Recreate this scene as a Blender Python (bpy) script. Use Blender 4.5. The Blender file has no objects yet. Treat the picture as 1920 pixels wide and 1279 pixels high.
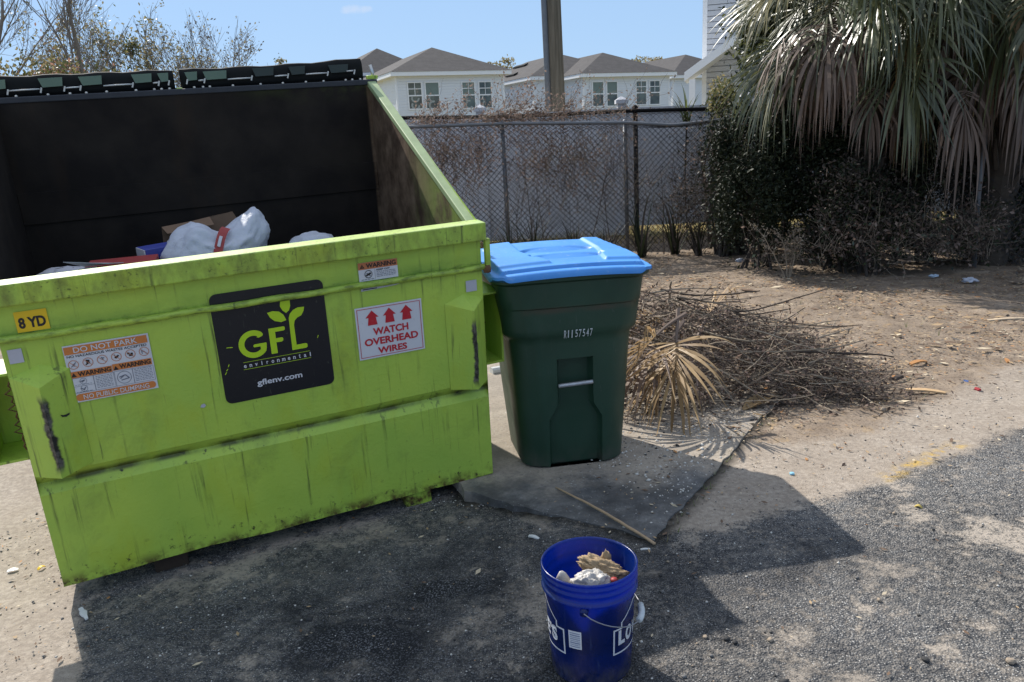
import bpy, math, random
import numpy as np
from mathutils import Vector, Matrix, noise as mnoise

R = math.radians
S = bpy.context.scene
COL = S.collection

# ------------------------------------------------------------------ camera, sky, sun, exposure
F_PX, PITCH, ROLL, CAM_H = 1500.0, R(14.4), 0.0485, 1.67
fwd = Vector((0, math.cos(PITCH), -math.sin(PITCH)))
right0 = Vector((1, 0, 0)); down0 = fwd.cross(right0)
cr, sr = math.cos(ROLL), math.sin(ROLL)
cam_r = cr * right0 + sr * down0
cam_d = -sr * right0 + cr * down0
cd = bpy.data.cameras.new('camera'); cam = bpy.data.objects.new('camera', cd); COL.objects.link(cam)
cd.sensor_width = 36.0; cd.lens = 36.0 * F_PX / 1920.0; cd.clip_start = 0.05; cd.clip_end = 2000
mw = Matrix.Identity(4)
for i, c in enumerate((cam_r, -cam_d, -fwd)):
    for j in range(3): mw[j][i] = c[j]
mw[2][3] = CAM_H
cam.matrix_world = mw
S.camera = cam

SUN_EL = R(41.0)
SUN_H = Vector((-0.575, 0.818)).normalized()
w = bpy.data.worlds.new("World"); S.world = w; w.use_nodes = True
wn = w.node_tree; bg = wn.nodes['Background']
sky = wn.nodes.new('ShaderNodeTexSky'); sky.sky_type = 'NISHITA'; sky.sun_disc = False
sky.sun_elevation = SUN_EL; sky.sun_rotation = math.atan2(SUN_H.x, SUN_H.y) % (2 * math.pi)
sky.air_density = 1.0; sky.dust_density = 0.15; sky.ozone_density = 3.0; sky.altitude = 0
# a small wisp of cloud, fixed in the sky by direction
tc = wn.nodes.new('ShaderNodeTexCoord')
SKY_STRENGTH = 0.12
cl_dir = (cam_r * ((665 - 960) / F_PX) + cam_d * ((18 - 639.5) / F_PX) + fwd).normalized()
def wmath(op, a, b=None):
    n = wn.nodes.new('ShaderNodeMath'); n.operation = op
    for i, q in enumerate((a, b)):
        if q is None: continue
        if isinstance(q, (int, float)): n.inputs[i].default_value = q
        else: wn.links.new(q, n.inputs[i])
    return n.outputs[0]
def wdot(vec):
    n = wn.nodes.new('ShaderNodeVectorMath'); n.operation = 'DOT_PRODUCT'
    wn.links.new(tc.outputs['Generated'], n.inputs[0]); n.inputs[1].default_value = vec
    return n.outputs['Value']
cs = cl_dir.cross(Vector((0, 0, 1))).normalized(); cu_ = cs.cross(cl_dir)
dx = wmath('DIVIDE', wdot(cs), 0.028); dy = wmath('DIVIDE', wdot(cu_), 0.0085)
rr = wmath('ADD', wmath('MULTIPLY', dx, dx), wmath('MULTIPLY', dy, dy))
nz = wn.nodes.new('ShaderNodeTexNoise'); nz.inputs['Scale'].default_value = 55; nz.inputs['Detail'].default_value = 5
wn.links.new(tc.outputs['Generated'], nz.inputs['Vector'])
cf = wmath('SUBTRACT', wmath('SUBTRACT', 1.25, rr), wmath('MULTIPLY', nz.outputs['Fac'], 1.5))
cf = wmath('MULTIPLY', cf, wmath('GREATER_THAN', wdot(cl_dir), 0.9))
cfn = wn.nodes.new('ShaderNodeMath'); cfn.operation = 'MULTIPLY'; cfn.use_clamp = True
wn.links.new(cf, cfn.inputs[0]); cfn.inputs[1].default_value = 0.9
hs = wn.nodes.new('ShaderNodeHueSaturation'); hs.inputs['Saturation'].default_value = 1.0; hs.inputs['Value'].default_value = 1.0
gm = wn.nodes.new('ShaderNodeGamma'); gm.inputs[1].default_value = 0.25
wn.links.new(sky.outputs[0], gm.inputs[0])
tint = wn.nodes.new('ShaderNodeMix'); tint.data_type = 'RGBA'; tint.blend_type = 'MULTIPLY'; tint.inputs[0].default_value = 1.0
wn.links.new(gm.outputs[0], tint.inputs[6]); tint.inputs[7].default_value = (1.95, 2.68, 3.70, 1)
# white veil added high overhead, out of view, to brighten the shade
sx = wn.nodes.new('ShaderNodeSeparateXYZ'); wn.links.new(tc.outputs['Generated'], sx.inputs[0])
mr = wn.nodes.new('ShaderNodeMapRange'); mr.interpolation_type = 'SMOOTHSTEP'; wn.links.new(sx.outputs[2], mr.inputs[0])
for i_, q_ in enumerate((0.30, 0.80, 0.0, 0.42)): mr.inputs[i_ + 1].default_value = q_
n2 = wn.nodes.new('ShaderNodeTexNoise'); n2.inputs['Scale'].default_value = 3.0; n2.inputs['Detail'].default_value = 6; n2.inputs['Distortion'].default_value = 1.0
wn.links.new(tc.outputs['Generated'], n2.inputs['Vector'])
veil = wn.nodes.new('ShaderNodeMix'); veil.data_type = 'RGBA'
wn.links.new(wmath('MULTIPLY', mr.outputs[0], wmath('ADD', n2.outputs['Fac'], .45)), veil.inputs[0])
wn.links.new(tint.outputs[2], veil.inputs[6]); veil.inputs[7].default_value = (8.6, 8.4, 8.3, 1)
wn.links.new(veil.outputs[2], hs.inputs['Color'])
mx = wn.nodes.new('ShaderNodeMix'); mx.data_type = 'RGBA'
wn.links.new(cfn.outputs[0], mx.inputs[0]); wn.links.new(hs.outputs[0], mx.inputs[6]); mx.inputs[7].default_value = (5.4, 5.5, 6.0, 1)
wn.links.new(mx.outputs[2], bg.inputs['Color']); bg.inputs['Strength'].default_value = SKY_STRENGTH

sl = bpy.data.lights.new('sun', 'SUN'); sl.energy = 5.0; sl.angle = R(0.53); sl.color = (1.0, 0.95, 0.87)
sun = bpy.data.objects.new('sun', sl); COL.objects.link(sun)
to_sun = Vector((SUN_H.x * math.cos(SUN_EL), SUN_H.y * math.cos(SUN_EL), math.sin(SUN_EL)))
sun.rotation_euler = to_sun.to_track_quat('Z', 'Y').to_euler(); sun.location = to_sun * 30

S.view_settings.view_transform = 'Standard'; S.view_settings.look = 'None'
S.view_settings.gamma = 1.0; S.view_settings.use_curve_mapping = False
S.view_settings.exposure = 0.35

# ------------------------------------------------------------------ measuring helpers (site survey from the photo)
def ray(px, py):
    return cam_r * ((px - 960) / F_PX) + cam_d * ((py - 639.5) / F_PX) + fwd
def at(px, py, Y):
    d = ray(px, py); t = Y / d.y
    return Vector((0, 0, CAM_H)) + d * t
def gd(px, py, z=0.0):
    d = ray(px, py); t = (z - CAM_H) / d.z
    return Vector((0, 0, CAM_H)) + d * t

def gz(x, y):
    x = np.asarray(x, float); y = np.asarray(y, float)
    z = np.interp(x, [-4, -1.9, -0.4, 0.2], [-0.20, -0.132, -0.065, 0.0])
    back = np.clip((y - 4.2) / 1.5, 0, 1)
    return z * (1 - 0.6 * back)
def g1(x, y): return float(gz(x, y))

# ------------------------------------------------------------------ object helpers
def tag(o, label=None, cat=None, group=None, kind=None):
    if label: o['label'] = label
    if cat: o['category'] = cat
    if group: o['group'] = group
    if kind: o['kind'] = kind
    return o
def empty(name, label=None, cat=None, loc=(0, 0, 0), group=None, matrix=None):
    o = bpy.data.objects.new(name, None); COL.objects.link(o)
    o.empty_display_size = 0.1
    if matrix is not None: o.matrix_world = matrix
    else: o.location = loc
    return tag(o, label, cat, group)

class MB:
    def __init__(s): s.v = []; s.f = []; s.m = []
    def add(s, vs, fs, mi=0):
        b = len(s.v); s.v += [tuple(q) for q in vs]
        for f in fs: s.f.append(tuple(b + i for i in f)); s.m.append(mi)
        return s
    def box(s, lo, hi, mi=0):
        (a, b, c), (d, e, f) = lo, hi
        s.add([(a, b, c), (d, b, c), (d, e, c), (a, e, c), (a, b, f), (d, b, f), (d, e, f), (a, e, f)],
              [(0, 3, 2, 1), (4, 5, 6, 7), (0, 1, 5, 4), (1, 2, 6, 5), (2, 3, 7, 6), (3, 0, 4, 7)], mi)
        return s
    def obox(s, c, ax, half, mi=0):
        c = Vector(c); X, Y, Z = [Vector(a) * h for a, h in zip(ax, half)]
        vs = [c - X - Y - Z, c + X - Y - Z, c + X + Y - Z, c - X + Y - Z, c - X - Y + Z, c + X - Y + Z, c + X + Y + Z, c - X + Y + Z]
        s.add(vs, [(0, 3, 2, 1), (4, 5, 6, 7), (0, 1, 5, 4), (1, 2, 6, 5), (2, 3, 7, 6), (3, 0, 4, 7)], mi); return s
    def tube(s, pts, r, n=6, mi=0, cap=True):
        pts = [Vector(p) for p in pts]
        if isinstance(r, (int, float)): r = [r] * len(pts)
        t0 = (pts[1] - pts[0]).normalized()
        up = Vector((0, 0, 1)) if abs(t0.z) < 0.9 else Vector((1, 0, 0))
        X = t0.cross(up).normalized()
        vs = []
        for i, p in enumerate(pts):
            t = (pts[min(i + 1, len(pts) - 1)] - pts[max(i - 1, 0)])
            t = t.normalized() if t.length > 1e-9 else t0
            X = (X - t * X.dot(t)); X = X.normalized() if X.length > 1e-6 else t.orthogonal().normalized()
            Y = t.cross(X)
            for k in range(n):
                a = 2 * math.pi * k / n
                vs.append(p + (X * math.cos(a) + Y * math.sin(a)) * r[i])
        fs = []
        for i in range(len(pts) - 1):
            for k in range(n):
                fs.append((i * n + k, i * n + (k + 1) % n, (i + 1) * n + (k + 1) % n, (i + 1) * n + k))
        if cap:
            fs.append(tuple(range(n - 1, -1, -1))); fs.append(tuple((len(pts) - 1) * n + k for k in range(n)))
        s.add(vs, fs, mi); return s
    def lathe(s, prof, n=48, mi=0, c=(0, 0, 0)):
        vs = []
        for (r, z) in prof:
            for k in range(n):
                a = 2 * math.pi * k / n
                vs.append((c[0] + r * math.cos(a), c[1] + r * math.sin(a), c[2] + z))
        fs = [(i * n + k, i * n + (k + 1) % n, (i + 1) * n + (k + 1) % n, (i + 1) * n + k) for i in range(len(prof) - 1) for k in range(n)]
        s.add(vs, fs, mi); return s
    def strip(s, pts, wid, wdir, mi=0):
        """flat tapering blade; wdir may be a vector or list of vectors"""
        vs = []; n = len(pts)
        for i, p in enumerate(pts):
            W = wdir[i] if isinstance(wdir, list) else wdir
            vs += [Vector(p) - W * wid[i] * .5, Vector(p) + W * wid[i] * .5]
        s.add(vs, [(2 * i, 2 * i + 1, 2 * i + 3, 2 * i + 2) for i in range(n - 1)], mi); return s
    def build(s, name, mats=None, parent=None, smooth=False, angle=None, bevel=0, origin=None):
        me = bpy.data.meshes.new(name)
        vs = s.v
        if origin is not None:
            o = Vector(origin); vs = [tuple(Vector(q) - o) for q in s.v]
        me.from_pydata(vs, [], s.f)
        if mats is not None:
            for m in (mats if isinstance(mats, (list, tuple)) else [mats]): me.materials.append(m)
        if any(s.m): me.polygons.foreach_set('material_index', s.m)
        if smooth or angle:
            me.polygons.foreach_set('use_smooth', [True] * len(me.polygons))
            if angle: me.set_sharp_from_angle(angle=R(angle))
        me.update()
        o = bpy.data.objects.new(name, me); COL.objects.link(o)
        if origin is not None: o.location = origin
        if parent is not None: o.parent = parent
        if bevel:
            b = o.modifiers.new('bevel', 'BEVEL'); b.width = bevel; b.segments = 2; b.limit_method = 'ANGLE'; b.angle_limit = R(40)
        return o

def np_mesh(name, V, Fq, mats, mi=None, parent=None, smooth=False, origin=None):
    """V (n,3) array, Fq (m,4) or (m,3) int array"""
    me = bpy.data.meshes.new(name)
    V = np.asarray(V, np.float32)
    if origin is not None: V = V - np.asarray(origin, np.float32)
    k = Fq.shape[1]; m = len(Fq)
    me.vertices.add(len(V)); me.vertices.foreach_set('co', V.ravel())
    me.loops.add(m * k); me.loops.foreach_set('vertex_index', np.asarray(Fq, np.int32).ravel())
    me.polygons.add(m); me.polygons.foreach_set('loop_start', np.arange(0, m * k, k, dtype=np.int32))
    for q in (mats if isinstance(mats, (list, tuple)) else [mats]): me.materials.append(q)
    if mi is not None: me.polygons.foreach_set('material_index', np.asarray(mi, np.int32))
    if smooth: me.polygons.foreach_set('use_smooth', [True] * m)
    me.update(); me.validate()
    o = bpy.data.objects.new(name, me); COL.objects.link(o)
    if origin is not None: o.location = origin
    if parent is not None: o.parent = parent
    return o

def leaves(C, size, rng, aspect=0.5, flat=0.0):
    """diamond leaf quads at centres C"""
    n = len(C); C = np.asarray(C)
    a = rng.normal(size=(n, 3)); a[:, 2] *= (1 - flat); a /= np.linalg.norm(a, axis=1)[:, None] + 1e-9
    b = rng.normal(size=(n, 3)); b[:, 2] *= (1 - flat)
    b -= a * (a * b).sum(1)[:, None]; b /= np.linalg.norm(b, axis=1)[:, None] + 1e-9
    sz = (size * rng.uniform(.6, 1.4, n))[:, None]
    V = np.stack([C - a * sz, C - b * sz * aspect, C + a * sz, C + b * sz * aspect], 1).reshape(-1, 3)
    return V, np.arange(4 * n).reshape(-1, 4)

# ------------------------------------------------------------------ material helpers
class NT:
    def __init__(s, name, rough=0.7, metal=0.0, spec=0.5):
        s.m = bpy.data.materials.new(name); s.m.use_nodes = True
        s.t = s.m.node_tree; s.b = s.t.nodes['Principled BSDF']; s.out = s.t.nodes['Material Output']
        s.b.inputs['Roughness'].default_value = rough; s.b.inputs['Metallic'].default_value = metal
        s.b.inputs['Specular IOR Level'].default_value = spec
        s.c = s.t.nodes.new('ShaderNodeTexCoord')
    def link(s, a, b): s.t.links.new(a, b)
    def setin(s, sock, v):
        if isinstance(v, bpy.types.NodeSocket): s.link(v, sock)
        elif isinstance(v, (tuple, list)):
            sock.default_value = (tuple(v) + (1,))[:4] if sock.type == 'RGBA' else v
        else: sock.default_value = v
    def coord(s, scale=(1, 1, 1), kind='Object', loc=(0, 0, 0)):
        mp = s.t.nodes.new('ShaderNodeMapping'); s.link(s.c.outputs[kind], mp.inputs[0])
        mp.inputs['Scale'].default_value = scale; mp.inputs['Location'].default_value = loc
        return mp.outputs[0]
    def noise(s, scale, detail=4, rough=0.55, vec=None, dist=0):
        n = s.t.nodes.new('ShaderNodeTexNoise'); n.inputs['Scale'].default_value = scale
        n.inputs['Detail'].default_value = detail; n.inputs['Roughness'].default_value = rough; n.inputs['Distortion'].default_value = dist
        s.link(vec if vec is not None else s.c.outputs['Object'], n.inputs['Vector'])
        return n.outputs['Fac']
    def voro(s, scale, vec=None, feature='F1', out='Distance', rnd=1):
        n = s.t.nodes.new('ShaderNodeTexVoronoi'); n.feature = feature; n.inputs['Scale'].default_value = scale; n.inputs['Randomness'].default_value = rnd
        s.link(vec if vec is not None else s.c.outputs['Object'], n.inputs['Vector'])
        return n.outputs[out]
    def ramp(s, fac, *stops):
        n = s.t.nodes.new('ShaderNodeValToRGB'); s.link(fac, n.inputs[0])
        e = n.color_ramp.elements
        while len(e) < len(stops): e.new(0.5)
        for el, (p, c) in zip(e, stops):
            el.position = p; el.color = (c, c, c, 1) if isinstance(c, (int, float)) else (tuple(c) + (1,))[:4]
        return n.outputs[0]
    def mix(s, fac, a, b, mode='MIX'):
        n = s.t.nodes.new('ShaderNodeMix'); n.data_type = 'RGBA'; n.blend_type = mode
        s.setin(n.inputs[0], fac); s.setin(n.inputs[6], a); s.setin(n.inputs[7], b)
        return n.outputs[2]
    def math(s, op, a, b=0.0, clamp=False):
        n = s.t.nodes.new('ShaderNodeMath'); n.operation = op; n.use_clamp = clamp
        s.setin(n.inputs[0], a); s.setin(n.inputs[1], b)
        return n.outputs[0]
    def maprange(s, v, a, b, c=0.0, d=1.0):
        n = s.t.nodes.new('ShaderNodeMapRange'); n.interpolation_type = 'SMOOTHSTEP'
        s.setin(n.inputs[0], v)
        for i, q in enumerate((a, b, c, d)): n.inputs[i + 1].default_value = q
        return n.outputs[0]
    def xyz(s, kind='Object'):
        n = s.t.nodes.new('ShaderNodeSeparateXYZ'); s.link(s.c.outputs[kind], n.inputs[0]); return n.outputs
    def attr(s, name):
        n = s.t.nodes.new('ShaderNodeAttribute'); n.attribute_name = name; return n.outputs['Fac']
    def rnd(s): 
        n = s.t.nodes.new('ShaderNodeObjectInfo'); return n.outputs['Random']
    def island(s):
        n = s.t.nodes.new('ShaderNodeNewGeometry'); return n.outputs['Random Per Island']
    def color(s, c): s.setin(s.b.inputs['Base Color'], c); return s
    def rough(s, r): s.setin(s.b.inputs['Roughness'], r); return s
    def bump(s, h, strength=0.3, dist=0.01):
        n = s.t.nodes.new('ShaderNodeBump'); n.inputs['Strength'].default_value = strength; n.inputs['Distance'].default_value = dist
        s.link(h, n.inputs['Height']); s.link(n.outputs[0], s.b.inputs['Normal']); return s
    def translucent(s, col, fac):
        tr = s.t.nodes.new('ShaderNodeBsdfTranslucent'); s.setin(tr.inputs[0], col)
        ms = s.t.nodes.new('ShaderNodeMixShader'); ms.inputs[0].default_value = fac
        s.link(s.b.outputs[0], ms.inputs[1]); s.link(tr.outputs[0], ms.inputs[2]); s.link(ms.outputs[0], s.out.inputs[0]); return s

def simple(name, col, rough=.7, metal=0., var=.15, scale=8, spec=.5, bump=0):
    n = NT(name, rough, metal, spec)
    f = n.noise(scale, 5)
    n.color(n.mix(f, tuple(c * (1 - var) for c in col), tuple(min(1, c * (1 + var)) for c in col)))
    if bump: n.bump(n.noise(scale * 6, 4), bump, .003)
    return n.m

# ---- paint of the dumpster (object space: x along the front, y depth, z up)
def dumpster_paint():
    n = NT('green_paint', .42, 0, .45)
    x, y, z = n.xyz()
    big = n.noise(2.2, 4); mid = n.noise(9, 5)
    c = n.mix(n.ramp(big, (.3, 0), (.7, 1)), (.325, .49, .070), (.43, .57, .072))
    # yellowed, sun-bleached blotches
    c = n.mix(n.ramp(n.noise(5, 5, vec=n.coord((1, 1, .5), loc=(3, 1, 7))), (.52, 0), (.72, .55)), c, (.40, .46, .025))
    # runs and drips
    st = n.noise(1, 5, .6, vec=n.coord((42, 42, 1.7)))
    st2 = n.noise(3, 3, .6)
    sm = n.math('MULTIPLY', n.ramp(st, (.57, 0), (.69, 1)), n.ramp(st2, (.42, 0), (.58, .85)))
    c = n.mix(sm, c, (.055, .065, .02))
    st3 = n.ramp(n.noise(1, 4, .7, vec=n.coord((120, 120, 6), loc=(5, 0, 2))), (.63, 0), (.71, .75))
    c = n.mix(n.math('MULTIPLY', st3, n.ramp(n.noise(2.2, 3, vec=n.coord(loc=(9, 3, 1))), (.5, 0), (.66, 1))), c, (.05, .055, .025))
    # speckled grime
    sp = n.ramp(n.noise(70, 3, .7), (.66, 0), (.72, .8)); spm = n.ramp(n.noise(4, 4, vec=n.coord(loc=(2, 8, 4))), (.5, 0), (.62, 1))
    c = n.mix(n.math('MULTIPLY', sp, spm), c, (.03, .035, .015))
    blo = n.math('MULTIPLY', n.ramp(n.noise(2.6, 6, .7, vec=n.coord((1, 1, .7), loc=(7, 4, 2)), dist=.5), (.56, 0), (.70, .40)), n.ramp(n.noise(30, 5, .7), (.35, .4), (.6, 1)))
    c = n.mix(blo, c, (.14, .19, .04))
    rr1 = n.math('MULTIPLY', n.ramp(n.noise(1, 4, .6, vec=n.coord((26, 26, 1.1), loc=(3, 9, 4))), (.66, 0), (.72, .8)), n.maprange(z, .62, .1))
    c = n.mix(rr1, c, (.12, .07, .02))
    # scratches
    sc = n.ramp(n.noise(1, 2, .5, vec=n.coord((14, 14, 90), loc=(1, 1, 1)), dist=1.5), (.71, 0), (.73, .5))
    c = n.mix(n.math('MULTIPLY', sc, n.ramp(n.noise(3, 2, vec=n.coord(loc=(6, 6, 1))), (.55, 0), (.65, 1))), c, (.12, .14, .06))
    # heavy grime on the lip, along the rail and in the groove
    lip = n.math('MULTIPLY', n.maprange(z, 1.195, 1.215), n.maprange(z, 1.300, 1.292))
    gl = n.ramp(n.noise(1, 6, .65, vec=n.coord((16, 16, 7), loc=(2, 2, 2))), (.40, 0), (.72, .75))
    c = n.mix(n.math('MULTIPLY', lip, gl), c, (.115, .110, .025))
    spl = n.ramp(n.noise(55, 4, .7), (.58, 0), (.68, .7))
    c = n.mix(n.math('MULTIPLY', n.math('MULTIPLY', lip, spl), n.ramp(n.noise(6, 3), (.42, 0), (.6, 1))), c, (.018, .02, .01))
    rail = n.math('MULTIPLY', n.maprange(z, 1.055, 1.066), n.maprange(z, 1.115, 1.098))
    c = n.mix(n.math('MULTIPLY', rail, n.ramp(n.noise(1, 5, .7, vec=n.coord((14, 40, 40))), (.46, .05), (.64, .65))), c, (.055, .065, .02))
    over_rail = n.math('MULTIPLY', n.maprange(z, 1.085, 1.10), n.maprange(z, 1.165, 1.11))  # darker green band just above the rail
    c = n.mix(n.math('MULTIPLY', over_rail, n.ramp(n.noise(4, 4), (.4, .1), (.65, .6))), c, (.10, .21, .03))
    gr = n.math('MULTIPLY', n.maprange(z, .452, .466), n.maprange(z, .505, .478))
    c = n.mix(n.math('MULTIPLY', gr, n.ramp(n.noise(7, 5), (.38, .15), (.6, .9))), c, (.05, .055, .012))
    spg = n.math('MULTIPLY', n.math('MULTIPLY', n.maprange(z, .40, .45), n.maprange(z, .50, .47)), n.ramp(n.noise(13, 4, .6, vec=n.coord(loc=(4, 0, 0))), (.63, 0), (.67, 1)))
    c = n.mix(spg, c, (.012, .012, .01))
    # rusty bottom edge
    bt = n.math('MULTIPLY', n.maprange(z, .075, .0), n.ramp(n.noise(14, 5, .65), (.42, 0), (.60, 1)))
    c = n.mix(bt, c, (.07, .035, .012))
    bt2 = n.math('MULTIPLY', n.maprange(z, .16, .03), n.ramp(n.noise(30, 5, .7), (.58, 0), (.66, 1)))
    c = n.mix(bt2, c, (.04, .035, .015))
    # worn black ridge streaks on the two corner pads
    wob = n.math('MULTIPLY', n.math('SUBTRACT', n.noise(9, 4, .6, vec=n.coord((.3, .3, 1.6))), .5), .05)
    for sx, z0, z1, wd in ((-1.845, .525, .875, .020), (-.081, .512, .87, .017)):
        dxx = n.math('ABSOLUTE', n.math('SUBTRACT', n.math('ADD', x, wob), sx))
        msk = n.math('MULTIPLY', n.maprange(dxx, wd, wd * .45), n.math('MULTIPLY', n.maprange(z, z0, z0 + .05), n.maprange(z, z1, z1 - .05)))
        msk = n.math('MULTIPLY', msk, n.maprange(y, .0, -.008))
        c = n.mix(msk, c, n.mix(n.ramp(n.noise(40, 4), (.45, 0), (.6, 1)), (.022, .02, .018), (.11, .10, .085)))
    n.color(c)
    n.rough(n.ramp(mid, (.3, .38), (.7, .58)))
    bm = n.mix(.25, n.noise(2.6, 3, .5), n.noise(60, 4))
    n.bump(bm, .45, .016)
    return n.m

def inner_steel():
    n = NT('dirty_inner_steel', .8, 0, .12)
    x, y, z = n.xyz()
    c = n.mix(n.ramp(n.noise(5, 5), (.35, 0), (.7, 1)), (.016, .013, .012), (.030, .024, .020))
    c = n.mix(n.ramp(n.noise(1, 5, .65, vec=n.coord((3, 3, .8))), (.55, 0), (.75, .5)), c, (.045, .028, .018))
    # the right hand wall keeps rust and a rest of green paint
    rw = n.maprange(x, -.06, -.045)
    rust = n.mix(n.ramp(n.noise(6, 6, .65), (.35, 0), (.66, 1)), (.065, .040, .026), (.20, .135, .09))
    rust = n.mix(n.math('MULTIPLY', n.maprange(y, .95, .2), n.ramp(n.noise(5, 5, vec=n.coord(loc=(1, 2, 3))), (.38, 0), (.55, 1))), rust, (.20, .26, .06))
    rust = n.mix(n.ramp(n.noise(1, 5, .6, vec=n.coord((10, 10, 1.5))), (.58, 0), (.72, .7)), rust, (.07, .045, .03))
    c = n.mix(rw, c, rust)
    tp = n.math('MULTIPLY', n.maprange(z, 1.78, 1.9), n.ramp(n.noise(4, 4), (.45, 0), (.65, .7)))
    c = n.mix(n.math('MULTIPLY', tp, n.maprange(x, -.9, -.1)), c, (.10, .13, .03))
    n.color(c); n.bump(n.noise(25, 5), .3, .005)
    return n.m

M = {}
M['paint'] = dumpster_paint()
M['inner'] = inner_steel()
def sunlit_top():
    n = NT('bleached_green_paint', .45, 0, .5)  # paler green, sunlight on upper faces put into the colour
    c = n.mix(n.ramp(n.noise(6, 5), (.35, 0), (.7, 1)), (.36, .50, .10), (.50, .60, .24))
    c = n.mix(n.ramp(n.noise(45, 5, .7), (.55, 0), (.68, .7)), c, (.14, .13, .05))
    n.color(c); n.bump(n.noise(60, 4), .25, .004); return n.m
M['paint_top'] = sunlit_top()
M['paint_rim'] = simple('faded_rim_paint', (.30, .38, .19), .55, var=.3, scale=14)  # paler grey green on the side rims
M['lid_black'] = simple('black_lid_plastic', (.009, .010, .010), .75, var=.3, spec=.15)
M['lid_green'] = simple('thin_green_plastic', (.13, .195, .145), .6, var=.12)  # light coming through the lid put into this green
M['hinge_steel'] = simple('dark_hinge_steel', (.03, .033, .042), .55, .2, var=.3, scale=20)
M['zinc'] = simple('zinc_steel', (.55, .55, .53), .35, .7, var=.2, scale=30)
M['rust'] = simple('rusty_steel', (.13, .065, .03), .9, .0, var=.5, scale=30, bump=.4)
M['rustwood'] = simple('rotten_wood_block', (.045, .028, .018), .9, var=.4, scale=25, bump=.5)
def decal(name, col, wear=(.3, .3, .28), amt=.35, rough=.5):
    n = NT(name, rough, 0, .4)
    c = n.mix(n.ramp(n.noise(3, 4), (.35, 0), (.7, 1)), tuple(q * .9 for q in col), col)
    c = n.mix(n.ramp(n.noise(60, 5, .75, vec=n.coord(loc=(3, 3, 3))), (.63, 0), (.72, amt)), c, wear)
    c = n.mix(n.math('MULTIPLY', n.ramp(n.noise(1, 3, .5, vec=n.coord((60, 60, 9), loc=(2, 7, 1)), dist=1), (.68, 0), (.72, amt)), n.ramp(n.noise(4, 2), (.5, 0), (.6, 1))), c, wear)
    n.color(c); return n.m
M['d_black'] = decal('black_vinyl', (.012, .012, .015), (.18, .19, .14), .35, .38)
M['d_white'] = decal('white_vinyl', (.62, .62, .65), (.25, .23, .2), .5)
M['d_red'] = decal('red_ink', (.50, .018, .03), (.5, .3, .3), .3)
M['d_orange'] = decal('orange_ink', (.60, .20, .05), (.4, .3, .25), .4)
M['d_rust_orange'] = decal('faded_orange_ink', (.50, .17, .07), (.5, .4, .35), .45)
M['d_yellow'] = decal('yellow_vinyl', (.80, .52, .015), (.4, .3, .1), .3)
M['d_ink'] = decal('black_ink', (.018, .016, .018), (.2, .18, .18), .25)
M['d_grey'] = decal('grey_ink', (.16, .17, .21), (.4, .4, .42), .4)
M['d_lime'] = decal('lime_ink', (.46, .66, .02), (.2, .3, .05), .3)
M['d_pale'] = decal('pale_tape', (.46, .46, .52), (.3, .3, .3), .4)

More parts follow.
